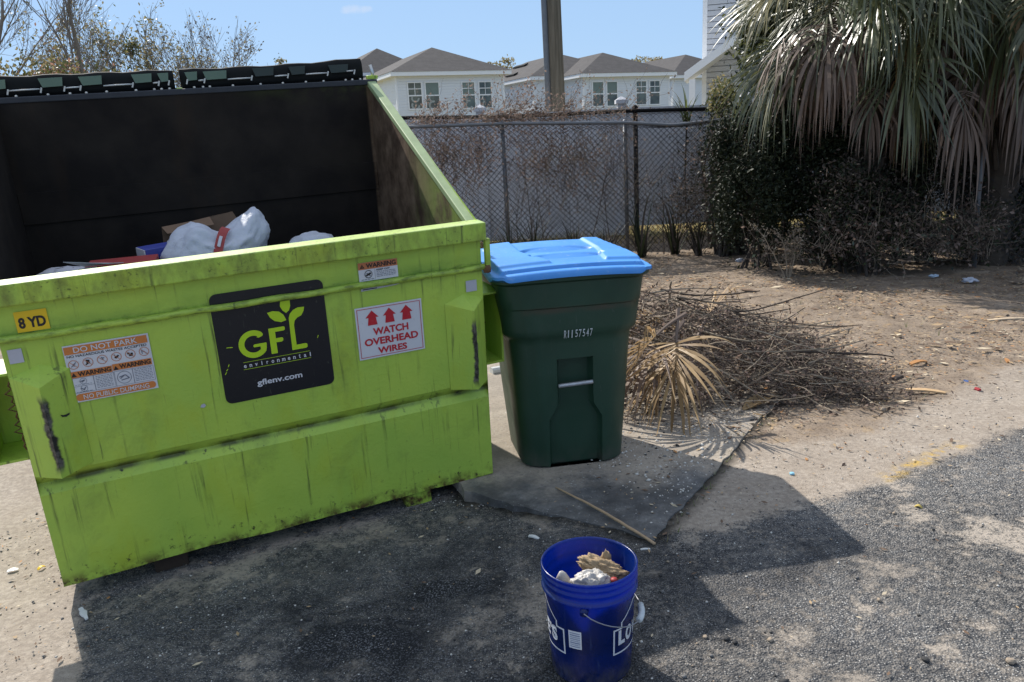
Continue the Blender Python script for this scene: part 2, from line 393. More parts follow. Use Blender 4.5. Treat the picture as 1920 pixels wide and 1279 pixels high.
# ================================================================== GROUND
def smooth(t): t = np.clip(t, 0, 1); return t * t * (3 - 2 * t)
def axis(breaks):
    out = []
    for (a, b, st) in breaks: out += list(np.arange(a, b, st))
    out.append(breaks[-1][1]); return np.array(out)
def ground_material():
    n = NT('asphalt_sand_and_dirt', .92, 0, .25)
    asph, dirt, grass = n.attr('asphalt'), n.attr('dirt'), n.attr('lawn')
    big = n.noise(1.3, 5, .6); mid = n.noise(5, 6, .65); fine = n.noise(38, 5, .7); vfine = n.noise(150, 3, .6)
    # worn asphalt: exposed stones in black binder
    cell = n.voro(140, out='Color'); cd_ = n.voro(140, out='Distance')
    sep = n.t.nodes.new('ShaderNodeSeparateColor'); n.link(cell, sep.inputs[0])
    stone = n.ramp(sep.outputs[0], (0, (.045, .045, .046)), (.32, (.115, .113, .112)), (.64, (.225, .218, .208)), (.86, (.40, .385, .36)), (1, (.66, .63, .58)))
    binder = n.mix(n.ramp(mid, (.35, 0), (.65, 1)), (.040, .041, .045), (.10, .10, .10))
    a = n.mix(n.ramp(cd_, (.25, 0), (.55, 1)), stone, binder)
    tone = n.ramp(big, (.35, .72), (.65, 1.25))
    a = n.mix(1.0, a, tone, 'MULTIPLY')
    # pale dust lying in the pores
    a = n.mix(n.ramp(n.noise(30, 6, .75), (.46, 0), (.62, .65)), a, (.30, .27, .235))
    wv = n.t.nodes.new('ShaderNodeTexNoise'); wv.inputs['Scale'].default_value = 2.5; wv.inputs['Detail'].default_value = 5; n.link(n.c.outputs['Object'], wv.inputs['Vector'])
    wa = n.t.nodes.new('ShaderNodeVectorMath'); wa.operation = 'MULTIPLY_ADD'; n.link(wv.outputs['Color'], wa.inputs[0]); wa.inputs[1].default_value = (.5, .5, 0); n.link(n.c.outputs['Object'], wa.inputs[2])
    pores = n.ramp(n.noise(62, 4, .7), (.36, .25), (.50, 1))
    pt = n.ramp(n.noise(2.4, 10, .74, dist=.12, vec=n.coord(loc=(2.3, 5.1, 0))), (.535, 0), (.590, .90))
    pt2 = n.ramp(n.noise(8.5, 8, .76, dist=.1, vec=n.coord(loc=(8.3, 1.1, 0))), (.56, 0), (.62, .85))
    crk = n.math('MULTIPLY', n.ramp(n.voro(.95, vec=wa.outputs[0], feature='DISTANCE_TO_EDGE'), (0, 1), (.016, 0)), n.ramp(n.noise(1.3, 3, vec=n.coord(loc=(1, 3, 0))), (.45, 0), (.55, .8)))
    sandm = n.math('MAXIMUM', n.math('MULTIPLY', n.math('MAXIMUM', pt, pt2), pores), n.math('MULTIPLY', crk, .0))
    a = n.mix(sandm, a, (.39, .335, .275))
    # shade in front of the dumpster painted darker into the asphalt, with flecks
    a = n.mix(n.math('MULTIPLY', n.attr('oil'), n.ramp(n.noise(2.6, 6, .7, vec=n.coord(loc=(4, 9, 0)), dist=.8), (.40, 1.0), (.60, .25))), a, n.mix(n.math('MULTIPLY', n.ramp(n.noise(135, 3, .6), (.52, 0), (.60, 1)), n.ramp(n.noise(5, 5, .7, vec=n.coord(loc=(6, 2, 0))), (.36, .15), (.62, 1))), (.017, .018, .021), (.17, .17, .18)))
    # sand
    s = n.mix(n.ramp(mid, (.3, 0), (.7, 1)), (.32, .265, .21), (.43, .37, .305))
    s = n.mix(n.ramp(fine, (.42, .55), (.62, 0)), s, (.19, .155, .125))
    s = n.mix(n.ramp(vfine, (.66, 0), (.74, .8)), s, (.10, .09, .08))
    s = n.mix(n.ramp(n.noise(170, 2, .5, vec=n.coord(loc=(3, 7, 0))), (.70, 0), (.76, .8)), s, (.66, .62, .56))
    # organic dirt
    d = n.mix(n.ramp(mid, (.3, 0), (.7, 1)), (.150, .112, .082), (.330, .262, .198))
    d = n.mix(n.ramp(n.noise(60, 5, .75), (.52, 0), (.64, .85)), d, (.075, .055, .04))
    d = n.mix(n.ramp(n.noise(9, 5, .7, vec=n.coord(loc=(8, 1, 0))), (.55, 0), (.72, .6)), d, (.40, .27, .13))
    g = n.mix(n.ramp(fine, (.35, 0), (.65, 1)), (.09, .085, .03), (.30, .24, .10))
    # mixing masks with ragged edges
    sf = n.math('SUBTRACT', 1.0, asph)
    rag = n.math('ADD', n.math('MULTIPLY', n.math('SUBTRACT', big, .5), 1.5), n.math('MULTIPLY', n.math('SUBTRACT', mid, .5), 1.1))
    rag = n.math('ADD', rag, n.math('MULTIPLY', n.math('SUBTRACT', n.noise(70, 4, .7), .5), 1.0))
    sf = n.maprange(n.math('ADD', sf, n.math('MULTIPLY', rag, .75)), .36, .62)
    df = n.maprange(n.math('ADD', dirt, n.math('MULTIPLY', rag, .7)), .35, .65)
    c = n.mix(sf, a, s)
    yl = n.math('MULTIPLY', n.attr('yellow'), n.ramp(n.noise(11, 5, .7), (.46, 0), (.60, .8)))
    c = n.mix(yl, c, (.52, .33, .06))
    c = n.mix(df, c, d)
    c = n.mix(n.math('MULTIPLY', n.attr('crack'), n.ramp(mid, (.30, .3), (.5, 1))), c, (.018, .016, .012))
    c = n.mix(grass, c, g)
    n.color(c)
    h = n.mix(n.math('MAXIMUM', sf, n.math('MULTIPLY', sandm, .9)), n.math('MULTIPLY', n.math('SUBTRACT', .6, cd_), .9), n.mix(.5, fine, vfine))
    n.bump(h, .85, .010)
    return n.m
M['ground'] = ground_material()

xs = axis([(-300, -60, 40), (-60, -12, 6), (-12, -4, .5), (-4, 6.5, .045), (6.5, 14, .4), (14, 60, 5), (60, 300, 40)])
ys = axis([(-60, -4, 8), (-4, .8, .4), (.8, 8.5, .045), (8.5, 14, .12), (14, 40, 2), (40, 120, 10), (120, 400, 40)])
GX, GY = np.meshgrid(xs, ys)
def pl_dist(px_, py_, pts):
    d = np.full(px_.shape, 1e9)
    for (ax, ay), (bx, by) in zip(pts[:-1], pts[1:]):
        L2 = (bx - ax) ** 2 + (by - ay) ** 2
        t = np.clip(((px_ - ax) * (bx - ax) + (py_ - ay) * (by - ay)) / L2, 0, 1)
        d = np.minimum(d, np.hypot(px_ - ax - t * (bx - ax), py_ - ay - t * (by - ay)))
    return d
rg = np.random.default_rng(5)
yb = np.interp(GX, [-6, -2.2, -1.72, -1.5, -.32, .2, .55, .84, 1.72, 2.77, 6, 20], [3.4, 3.4, 3.5, 3.6, 4.1, 3.5, 3.05, 3.1, 3.5, 4.05, 6.2, 14])
asph = smooth((yb - GY) / .45 + .5) * smooth((GX - np.interp(GY, [1.0, 1.6, 2.3, 2.9, 3.5], [-.9, -1.15, -1.5, -1.8, -2.1])) / .3 + .5)
yd = np.interp(GX, [-6, -2, .9, 1.35, 2.0, 2.6, 4, 8, 20], [6, 5.5, 4.5, 4.0, 4.15, 4.6, 5.5, 8, 16])
dirt = smooth((GY - yd) / .8 + .5)
lawn = smooth((GY - 12.6) / .6)
def sn(X, Y, f, seed):
    r = np.random.default_rng(seed); z = np.zeros_like(X)
    for i in range(7):
        a = r.uniform(0, 6.28); k = f * r.uniform(.6, 1.8); z += np.sin((X * math.cos(a) + Y * math.sin(a)) * k + r.uniform(0, 6.28))
    return z / 7
near = (np.abs(GX - 1) < 7) & (GY > .5) & (GY < 13)
GZ = gz(GX, GY) + np.where(near, dirt * (sn(GX, GY, 3.0, 1) * .035 + sn(GX, GY, 9, 2) * .012) + sn(GX, GY, 14, 3) * .0025 + rg.normal(size=GX.shape) * (.001 + .004 * dirt), 0)
PAD = [Vector((.55, 3.03)), Vector((1.74, 4.86)), Vector((-.35, 6.22)), Vector((-1.54, 4.39))]
PAD_E = [(-1.54, 4.62), (-.36, 3.86), (-.27, 3.60), (.02, 3.38), (.30, 3.21), (.55, 3.03), (.62, 3.14), (.80, 3.42), (1.0, 3.72), (1.4, 4.36), (1.74, 4.86)]
crack = smooth(1 - pl_dist(GX, GY, PAD_E) / .085)
yellow = smooth(1.3 - pl_dist(GX, GY, [(1.76, 3.53), (2.30, 3.88)]) / .045)
me_v = np.stack([GX, GY, GZ], -1).reshape(-1, 3)
ny, nx = GX.shape
ii = np.arange(ny * nx).reshape(ny, nx)
Fq = np.stack([ii[:-1, :-1], ii[:-1, 1:], ii[1:, 1:], ii[1:, :-1]], -1).reshape(-1, 4)
ground = np_mesh('ground', me_v, Fq, M['ground'], smooth=True)
oil = smooth(1.2 - np.hypot((GX + .35) / 1.75, (GY - 2.5) / 1.25)) * smooth((2.95 + .35 * GX - GY) + 1.2); oil = np.maximum(oil, .8 * smooth(1.3 - np.hypot((GX - 1.0) / .55, (GY - 2.85) / .35)))  # mask of the shade painted on the asphalt
for nm, arr in (('oil', oil), ('asphalt', asph), ('dirt', dirt), ('lawn', lawn), ('crack', crack), ('yellow', yellow)):  # the first one is the shade painted on the asphalt
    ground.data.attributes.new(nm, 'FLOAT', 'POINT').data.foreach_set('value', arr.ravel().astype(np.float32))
tag(ground, kind='structure')

# concrete slab under the cart
def concrete():
    n = NT('sandy_concrete', .9, 0, .25)
    mid = n.noise(4, 6, .65); fine = n.noise(60, 5, .7)
    x, y, z = n.xyz()
    c = n.mix(n.ramp(mid, (.3, 0), (.7, 1)), (.30, .255, .205), (.41, .355, .29))
    # sand washed over the far right part; front corner painted darker for shade, flecked
    far = n.maprange(n.math('ADD', y, n.math('MULTIPLY', n.math('SUBTRACT', mid, .5), .9)), 3.45, 3.85)
    c = n.mix(far, n.mix(n.ramp(n.noise(7, 5, .7), (.35, 0), (.65, 1)), (.075, .078, .082), (.19, .185, .18)), c)
    fl = n.ramp(n.noise(75, 3, .6, vec=n.coord(loc=(1, 5, 0))), (.62, 0), (.69, .8))
    c = n.mix(n.math('MULTIPLY', fl, n.ramp(n.noise(3.5, 4, vec=n.coord(loc=(7, 2, 0))), (.42, 0), (.60, 1))), c, (.50, .50, .50))
    c = n.mix(n.ramp(fine, (.34, .5), (.5, 0)), c, (.11, .10, .09))
    c = n.mix(n.ramp(n.noise(2.2, 7, .7, vec=n.coord(loc=(5, 5, 0)), dist=.3), (.42, .6), (.56, 0)), c, n.mix(far, (.045, .043, .042), (.22, .19, .155)))
    n.color(c); n.bump(n.mix(.5, fine, n.noise(9, 5)), .7, .010); return n.m
M['concrete'] = concrete()
slab = MB()
edge = []
rr_ = random.Random(3)
poly = [Vector(p) for p in PAD_E] + [PAD[2]]
for a, b in zip(poly, poly[1:] + poly[:1]):
    k = max(2, int((b - a).length / .06))
    for i in range(k):
        q = a.lerp(b, i / k); edge.append((q.x + rr_.uniform(-.009, .009), q.y + rr_.uniform(-.009, .009)))
nE = len(edge)
TOP = .006
vs = [(x, y, TOP) for x, y in edge] + [(x * 1.003 - .001, y, TOP - .012) for x, y in edge] + [(x, y, -.14) for x, y in edge]
fs = [tuple(range(nE))] + [(nE + i, nE + (i + 1) % nE, (i + 1) % nE, i) for i in range(nE)] + [(2 * nE + i, 2 * nE + (i + 1) % nE, nE + (i + 1) % nE, nE + i) for i in range(nE)]
tag(slab.add(vs, fs).build('concrete_pad', M['concrete'], bevel=0), kind='structure')

# ================================================================== DUMPSTER (local axes: x along the front, y to the rear, z up)
DO = Vector((-.129, 3.779, .008)); DU = Vector((.909, .415, .031)).normalized(); DV = Vector((-.416, .906, .077)).normalized()
DV = (DV - DU * DU.dot(DV)).normalized(); DK = DU.cross(DV)
DM = Matrix.Identity(4)
for i, c in enumerate((DU, DV, DK)):
    for j in range(3): DM[j][i] = c[j]
for j in range(3): DM[j][3] = DO[j]
W_, D_, HF, HB = 1.945, 1.51, 1.295, 1.905
dump = empty('dumpster', 'lime green front load dumpster with open lids and warning stickers on its front', 'dumpster', matrix=DM)

body = MB()
nS = 40
ss = [-W_ + W_ * i / nS for i in range(nS + 1)]
prof = [(0.0, 0.0), (0.0, .20), (0.0, .428), (.026, .472), (0.0, .515), (0.0, .80), (0.0, HF - .01)]
vs = []
for s in ss:
    for (d, t) in prof:
        tt = t
        if t == 0.0:
            tt = .004 + .011 * max(0, math.sin((s + 1.75) * 5.2)) * (1 if -1.75 < s < -1.1 else 0) + .0015 * math.sin(s * 13) + .001 * math.sin(s * 31)
        dd = d + .0018 * math.sin(s * 4.1 + t * 3) * (1 if .2 <= t <= 1.0 else .2)
        vs.append((s, dd, tt))
P_ = len(prof)
body.add(vs, [(i * P_ + j, (i + 1) * P_ + j, (i + 1) * P_ + j + 1, i * P_ + j + 1) for i in range(nS) for j in range(P_ - 1)])
def side_profile(s, flip):
    o = [(s, 0, 0), (s, D_, 0), (s, D_, HB), (s, 0, HF - .01)]
    body.add(o, [(0, 1, 2, 3) if not flip else (3, 2, 1, 0)])
side_profile(0.0, False); side_profile(-W_, True)
body.add([(-W_, D_, 0), (0, D_, 0), (0, D_, HB), (-W_, D_, HB)], [(3, 2, 1, 0)])
body.add([(-W_, 0.003, .02), (0, 0.003, .02), (0, D_, .02), (-W_, D_, .02)], [(3, 2, 1, 0)])
# inside faces
i0, i1, j0, j1, fl = -W_ + .005, -.035, .035, D_ - .035, .06
tF = HF - .02
body.add([(i0, j0, fl), (i1, j0, fl), (i1, j1, fl), (i0, j1, fl), (i0, j0, tF), (i1, j0, tF), (i1, j1, HB - .005), (i0, j1, HB - .005)],
         [(0, 1, 2, 3), (0, 4, 5, 1), (1, 5, 6, 2), (2, 6, 7, 3), (3, 7, 4, 0)], 1)
# stiffening step across the rear wall, seen as a faint ledge
body.box((i0 + .003, j1 - .010, 1.28), (i1 - .003, j1 - .002, 1.44), 1)
body.build('body', [M['paint'], M['inner']], dump, angle=25)

rim = MB()
rim.box((-W_ - .045, -.042, 1.212), (.016, .055, HF), 0)
o = rim.build('front_rim', [M['paint'], M['paint_top']], dump, bevel=.006)
# upper face of the rim painted paler, as the sun lights it
o.data.polygons[1].material_index = 1
sl_ = math.atan2(HB - HF, D_)
for sx in (-.018, -W_ - .03):
    s = MB(); a = (sx, .055, HF - .004); b = (sx, D_ - .03, HB - .004)
    ax = Vector((0, b[1] - a[1], b[2] - a[2])); L = ax.length; ax.normalize()
    s.obox((sx, (a[1] + b[1]) / 2, (a[2] + b[2]) / 2 - .011), ((1, 0, 0), ax, Vector((1, 0, 0)).cross(ax)), (.026, L / 2, .015), 0)
    o = s.build('side_rim', M['paint_rim'], dump, bevel=.004)
# rail
r_ = MB(); n = 30
r_.tube([(-W_ - .05 + (W_ + .06) * i / n, -.010, 1.082 + .002 * math.sin(i * 1.3)) for i in range(n + 1)], .0145, 8)
r_.build('front_rail', M['paint'], dump, smooth=True)
s = MB().box((.016, -.022, 1.075), (.040, .004, 1.214)); s.build('rail_post', M['paint'], dump, bevel=.003)
rb = MB(); rb.lathe([(0, -.02), (.017, -.017), (.021, 0), (.016, .018), (0, .02)], 10, c=(.022, -.012, 1.072)); rb.build('weld_bead', M['rust'], dump, smooth=True)
# corner pads : a vertical ridge with two sloping facets
def pad(s0, sr_, s1, dep, t0=.505, t1=.92):
    g = MB()
    tr = t1 - .022
    vs = [(s0, -.001, t0), (sr_, -dep, t0 + .004), (s1, -.001, t0 + .012), (s0, -.001, t1), (sr_, -dep, tr), (s1, -.001, t1 + .004), ((s0 + s1) / 2, .002, t1 + .045), (s0, .0, t1 + .012), (s1, .0, t1 + .016)]
    g.add(vs, [(0, 1, 4, 3), (1, 2, 5, 4), (3, 4, 7), (4, 6, 7), (4, 8, 6), (4, 5, 8), (0, 2, 1)])
    g.build('corner_pad', M['paint'], dump)
pad(-W_ + .002, -1.845, -1.735, .080, .515); pad(-.195, -.081, -.003, .075, .505)
# fork pockets
for a, b in ((0.001, .134), (-W_ - .134, -W_ - .001)):
    g = MB(); y0, y1, z0, z1, t = .09, .30, .555, .925, .011
    outer = b if a > -.1 else a
    inn = a if a > -.1 else b
    g.box((a, y0, z1 - t), (b, y1, z1)); g.box((a, y0, z0), (b, y1, z0 + t))
    if outer > inn: g.box((b - t, y0, z0 + t), (b, y1, z1 - t))
    else: g.box((a, y0, z0 + t), (a + t, y1, z1 - t))
    g.box((a + t, y1 - t, z0 + t), (b - t, y1 + .001, z1 - t))
    g.build('fork_pocket', M['paint'], dump, bevel=.002)
    q = MB(); rq = random.Random(4)
    xx = inn + (outer - inn) * .10; jag = []
    for k in range(19): jag.append((xx + (outer - inn) * (rq.uniform(.04, .24) if k % 2 else 0), .092, .60 + .016 * k + rq.uniform(-.004, .004)))
    q.tube(jag, .004, 4)
    q.build('torn_edge', M['rust'], dump)
# feet
for (s0, s1, d0, d1, tz, mm, nm) in ((-.46, -.33, .012, .16, -.078, 'paint', 'foot'), (-1.605, -1.465, .06, .22, -.088, 'rustwood', 'foot'), (-1.70, -1.5, 1.2, 1.4, -.25, 'rust', 'foot'), (-.45, -.3, 1.2, 1.4, -.125, 'rust', 'foot')):
    f = MB().box((s0, d0, tz), (s1, d1, .022)).build(nm, M[mm], dump, bevel=.008)
    if mm == 'rustwood': f['label'] = 'rotten brown block under the left end'

# lids folded back over the rear wall
def lid(s0, s1, lift):
    mb = MB(); n = 14
    prof = [(D_ + .030, HB + .002), (D_ + .022, HB + .030), (D_ + .024, HB + .075), (D_ + .04, HB + .105), (D_ + .070, HB + .108), (D_ + .100, HB + .06), (D_ + .105, HB - .2), (D_ + .100, HB - .65), (D_ + .085, HB - 1.15)]
    vs = []
    for i in range(n + 1):
        s = s0 + (s1 - s0) * i / n
        up = lift * (i / n) ** 3 + .004 * math.sin(i * 1.7)
        for k, (d, t) in enumerate(prof): vs.append((s, d + .004 * math.sin(i * 2.1 + k), t + (up if k > 1 else up * .3)))
    k_ = len(prof)
    mb.add(vs, [(i * k_ + j, i * k_ + j + 1, (i + 1) * k_ + j + 1, (i + 1) * k_ + j) for i in range(n) for j in range(k_ - 1)])
    o = mb.build('lid', M['lid_black'], dump, smooth=True)
    so = o.modifiers.new('solid', 'SOLIDIFY'); so.thickness = .008; so.offset = 1
    return o
lidL = lid(-W_ - .01, -1.092, .0); lidR = lid(-1.058, -.05, .024)
def recess(parent, s0, s1, lit, up=0):
    g = MB(); f = D_ + .006
    g.add([(s0 + .014, f + .002, HB + .047 + up), (s1 - .006, f + .002, HB + .050 + up), (s1, f, HB + .093 + up), (s0, f, HB + .091 + up),
           (s0 + .014, f + .007, HB + .047 + up), (s1 - .006, f + .007, HB + .050 + up), (s1, f + .007, HB + .093 + up), (s0, f + .007, HB + .091 + up)],
          [(0, 1, 2, 3), (0, 4, 5, 1), (1, 5, 6, 2), (2, 6, 7, 3), (3, 7, 4, 0)])
    g.build('lid_rib', M['lid_green'] if lit else M['lid_dark'], parent)  # light put into the rib colour: a lit green and a shaded copy
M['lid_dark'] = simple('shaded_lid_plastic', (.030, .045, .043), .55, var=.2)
for a, b in ((-1.94, -1.875), (-1.733, -1.622), (-1.55, -1.44), (-1.30, -1.20), (-1.172, -1.117)): recess(lidL, a, b, True)
for a, b, l in ((-1.036, -.971, 1), (-.942, -.818, 1), (-.68, -.563, 0), (-.48, -.387, 0), (-.254, -.137, 0)): recess(lidR, a, b, l, .0 if a < -.7 else .006)
def rods(parent, spans, z):
    for a, b, zz in spans:
        g = MB().tube([(a, D_ + .004, zz), (b, D_ + .004, zz + .002)], .005, 6); g.build('hinge_rod', M['zinc'], parent, smooth=True)
rods(dump, [(-1.875, -1.733, 1.943), (-1.622, -1.55, 1.944), (-1.44, -1.30, 1.946), (-1.20, -1.172, 1.948), (-.971, -.942, 1.95), (-.818, -.69, 1.950), (-.563, -.49, 1.955), (-.387, -.265, 1.958), (-.15, -.11, 1.964)], 0)
for s in (-1.875, -1.728, -1.622, -1.548, -1.30, -1.172, -1.122, -1.03, -.94, -.69, -.49, -.262, -.105):
    z = 1.925 + (s + 1.9) * .012
    MB().obox((s, D_ + .002, z + .012), ((.9, 0, -.3), (0, 1, 0), (.3, 0, .9)), (.004, .003, .014)).build('hinge_clip', M['zinc'], dump)
fl_ = MB().box((-W_ - .03, D_ - .040, HB - .022), (.016, D_ + .028, HB + .008)); fl_.build('hinge_flange', M['hinge_steel'], dump, bevel=.004)
rq = random.Random(8)
for s in (-1.84, -1.70, -1.60, -1.525, -1.43, -1.29, -1.20, -1.165, -1.125, -1.00, -.955, -.92, -.80, -.65, -.53, -.40, -.30, -.17, -.13, -.08):
    MB().lathe([(0, .0), (.0075, .001), (.0075, .006), (.004, .009), (0, .009)], 8, c=(s, D_ - .028 + rq.uniform(-.006, .012), HB + .008)).build('bolt', M['zinc'], dump)
MB().box((-1.092, D_ - .035, HB + .0085), (-1.062, D_ + .02, HB + .014)).build('hinge_bracket_or_sunlit_piece', M['paint_top'], dump)  # pale piece in the lid gap, sunlight on the flange put into its colour
MB().tube([(.005, D_ + .01, HB), (.006, D_ + .012, HB + .045), (-.004, D_ + .015, HB + .09)], .010, 8).build('hinge_pin', M['zinc'], dump, smooth=True)
MB().box((-.03, D_ - .012, HB + .0085), (.03, D_ + .035, HB + .03)).build('hinge_bracket_or_sunlit_piece', M['paint'], dump, bevel=.003)

# ---- stickers
_txt = {}
def text_geo(s, off=.02, spacing=1.0):
    key = (s, off, spacing)
    if key not in _txt:
        cu = bpy.data.curves.new('t', 'FONT'); cu.body = s; cu.offset = off; cu.resolution_u = 4; cu.space_character = spacing
        ob = bpy.data.objects.new('t', cu); COL.objects.link(ob)
        bpy.context.view_layer.update()
        me = bpy.data.meshes.new_from_object(ob.evaluated_get(bpy.context.evaluated_depsgraph_get()))
        vs = [v.co.copy() for v in me.vertices]; fs = [tuple(p.vertices) for p in me.polygons]
        bpy.data.objects.remove(ob); bpy.data.curves.remove(cu); bpy.data.meshes.remove(me)
        _txt[key] = (vs, fs)
    return _txt[key]
def text_fit(s, x0, x1, y0, y1, off=.02, spacing=1.0):
    vs, fs = text_geo(s, off, spacing)
    ax = min(v.x for v in vs); bx = max(v.x for v in vs); ay = min(v.y for v in vs); by = max(v.y for v in vs)
    return [((v.x - ax) / (bx - ax) * (x1 - x0) + x0, (v.y - ay) / (by - ay) * (y1 - y0) + y0) for v in vs], fs

class Decal:
    """flat artwork on a plane: layers of 1.2 mm"""
    def __init__(s, name, parent, base=-.0035, put=None):
        s.name, s.par, s.base = name, parent, base; s.mb = {}; s.mats = []
        s.put = put or (lambda x, y, d: (x, s.base - d * .0012, y))
    def poly(s, pts, mat, layer=0, grp='plate'):
        mb, mats = s.mb.setdefault(grp, (MB(), []))
        if mat not in mats: mats.append(mat)
        mb.add([s.put(x, y, layer) for x, y in pts], [tuple(range(len(pts)))], mats.index(mat)); return s
    def rect(s, x0, x1, y0, y1, mat, layer=0, grp='plate'): return s.poly([(x0, y0), (x1, y0), (x1, y1), (x0, y1)], mat, layer, grp)
    def rrect(s, x0, x1, y0, y1, r, mat, layer=0, grp='plate'):
        pts = []
        for cx, cy, a0 in ((x1 - r, y0 + r, -90), (x1 - r, y1 - r, 0), (x0 + r, y1 - r, 90), (x0 + r, y0 + r, 180)):
            for k in range(7): a = R(a0 + 15 * k); pts.append((cx + r * math.cos(a), cy + r * math.sin(a)))
        return s.poly(pts, mat, layer, grp)
    def frame(s, x0, x1, y0, y1, w, mat, layer, grp='lettering'):
        s.rect(x0, x1, y0, y0 + w, mat, layer, grp); s.rect(x0, x1, y1 - w, y1, mat, layer, grp)
        s.rect(x0, x0 + w, y0 + w, y1 - w, mat, layer, grp); s.rect(x1 - w, x1, y0 + w, y1 - w, mat, layer, grp); return s
    def ring(s, cx, cy, r, w, mat, layer, grp='lettering', a0=0, a1=360, n=28):
        for k in range(n):
            a, b = R(a0 + (a1 - a0) * k / n), R(a0 + (a1 - a0) * (k + 1) / n)
            s.poly([(cx + (r - w) * math.cos(a), cy + (r - w) * math.sin(a)), (cx + r * math.cos(a), cy + r * math.sin(a)), (cx + r * math.cos(b), cy + r * math.sin(b)), (cx + (r - w) * math.cos(b), cy + (r - w) * math.sin(b))], mat, layer, grp)
        return s
    def bar(s, ax, ay, bx, by, w, mat, layer, grp='lettering'):
        dx, dy = bx - ax, by - ay; L = math.hypot(dx, dy); nx, ny = -dy / L * w / 2, dx / L * w / 2
        return s.poly([(ax - nx, ay - ny), (bx - nx, by - ny), (bx + nx, by + ny), (ax + nx, ay + ny)], mat, layer, grp)
    def text(s, t, x0, x1, y0, y1, mat, layer, off=.02, spacing=1.0, grp='lettering'):
        vs, fs = text_fit(t, x0, x1, y0, y1, off, spacing)
        mb, mats = s.mb.setdefault(grp, (MB(), []))
        if mat not in mats: mats.append(mat)
        mb.add([s.put(x, y, layer) for x, y in vs], fs, mats.index(mat)); return s
    def done(s, label=None):
        mb, mats = s.mb['plate']; o = mb.build(s.name, mats, s.par)
        if label: o['label'] = label
        for g, (m2, mt2) in s.mb.items():
            if g != 'plate': m2.build(g, mt2, o)
        return o
def microtext(d, x0, x1, y0, y1, rows, mat, seed, layer=2):
    r = random.Random(seed); h = (y1 - y0) / rows
    for k in range(rows):
        x = x0; y = y1 - h * (k + .5)
        while x < x1 - .004:
            L = min(r.uniform(.004, .014), x1 - x); d.bar(x, y, x + L, y, h * .34, mat, layer); x += L + .003
        
black, white, red, orange, ink, grey, lime = (M[k] for k in ('d_black', 'd_white', 'd_red', 'd_orange', 'd_ink', 'd_grey', 'd_lime'))
# company panel
d = Decal('company_panel', dump)
d.rrect(-1.201, -.739, .657, 1.137, .028, black)
d.ring(-1.056, .9015, .0605, .0235, lime, 1, a0=48, a1=325, n=34)
d.poly([(-1.0235, .9465), (-1.0175, .9455), (-1.0125, .939), (-1.0165, .9315), (-1.031, .926), (-1.0405, .929)], lime, 1.3, 'lettering')
d.poly([(-1.0585, .8915), (-1.055, .887), (-1.030, .887), (-1.0295, .868), (-1.011, .861), (-1.0055, .876), (-1.0035, .898), (-1.006, .900), (-1.052, .900), (-1.057, .897)], lime, 1.6, 'lettering')
d.poly([(-.989, .844), (-.9635, .844), (-.9625, .957), (-.9885, .957)], lime, 1, 'lettering')
d.poly([(-.964, .939), (-.927, .939), (-.921, .943), (-.921, .954), (-.926, .9575), (-.964, .9572)], lime, 1.4, 'lettering')
d.poly([(-.965, .892), (-.940, .892), (-.934, .896), (-.933, .907), (-.938, .9105), (-.965, .9105)], lime, 1.4, 'lettering')
d.poly([(-.902, .845), (-.843, .845), (-.836, .849), (-.836, .862), (-.842, .866), (-.8815, .866), (-.881, .955), (-.876, .974), (-.864, .985), (-.846, .992), (-.834, 1.010), (-.829, 1.028), (-.857, 1.029), (-.876, 1.022), (-.892, 1.007), (-.899, .989)], lime, 1, 'lettering')
d.poly([(-.984, 1.026), (-.974, 1.003), (-.958, .986), (-.932, .977), (-.910, .982), (-.919, 1.008), (-.935, 1.024), (-.961, 1.030)], lime, 1, 'lettering')
d.poly([(-.907, 1.013), (-.893, 1.023), (-.886, 1.041), (-.885, 1.066), (-.925, 1.066), (-.928, 1.045), (-.920, 1.026)], lime, 1, 'lettering')
d.rect(-1.109, -.829, .8275, .8292, lime, 1, 'lettering').rect(-1.111, -.828, .7960, .7977, lime, 1, 'lettering')
for i, ch in enumerate('environmental'):
    x = -1.108 + i * .0228; tall = ch in 'tl'; h = .019 if tall else (.0185 if ch == 'i' else .0135); wd = .004 if ch in 'il' else (.007 if ch in 'rt' else (.014 if ch == 'm' else .0105))
    d.text(ch, x + .005 - wd / 2, x + .005 + wd / 2, .8035, .8035 + h, white, 1, .02)
d.text('gflenv.com', -1.066, -.875, .7075, .741, white, 1, .022)
for (ax, ay, bx, by) in ((-1.187, .79, -1.180, .80), (-1.180, .805, -1.173, .813), (-1.170, .822, -1.165, .832), (-1.165, .905, -1.14, .903), (-.79, .88, -.785, .892)): d.bar(ax, ay, bx, by, .003, lime, 1)
d.done('black company panel with lime logo')
# watch overhead wires
d = Decal('overhead_wires_sticker', dump)
d.rect(-.616, -.307, .738, .981, white); d.frame(-.608, -.315, .746, .973, .0025, red, 1)
for cx in (-.541, -.461, -.382):
    d.poly([(cx - .022, .894), (cx + .022, .894), (cx + .017, .929), (cx - .017, .929)], red, 1, 'lettering'); d.poly([(cx - .030, .929), (cx + .030, .929), (cx, .962)], red, 1, 'lettering')
d.text('WATCH', -.543, -.378, .845, .879, red, 1, .035).text('OVERHEAD', -.586, -.335, .799, .833, red, 1, .035).text('WIRES', -.529, -.392, .755, .786, red, 1, .035)
d.done()
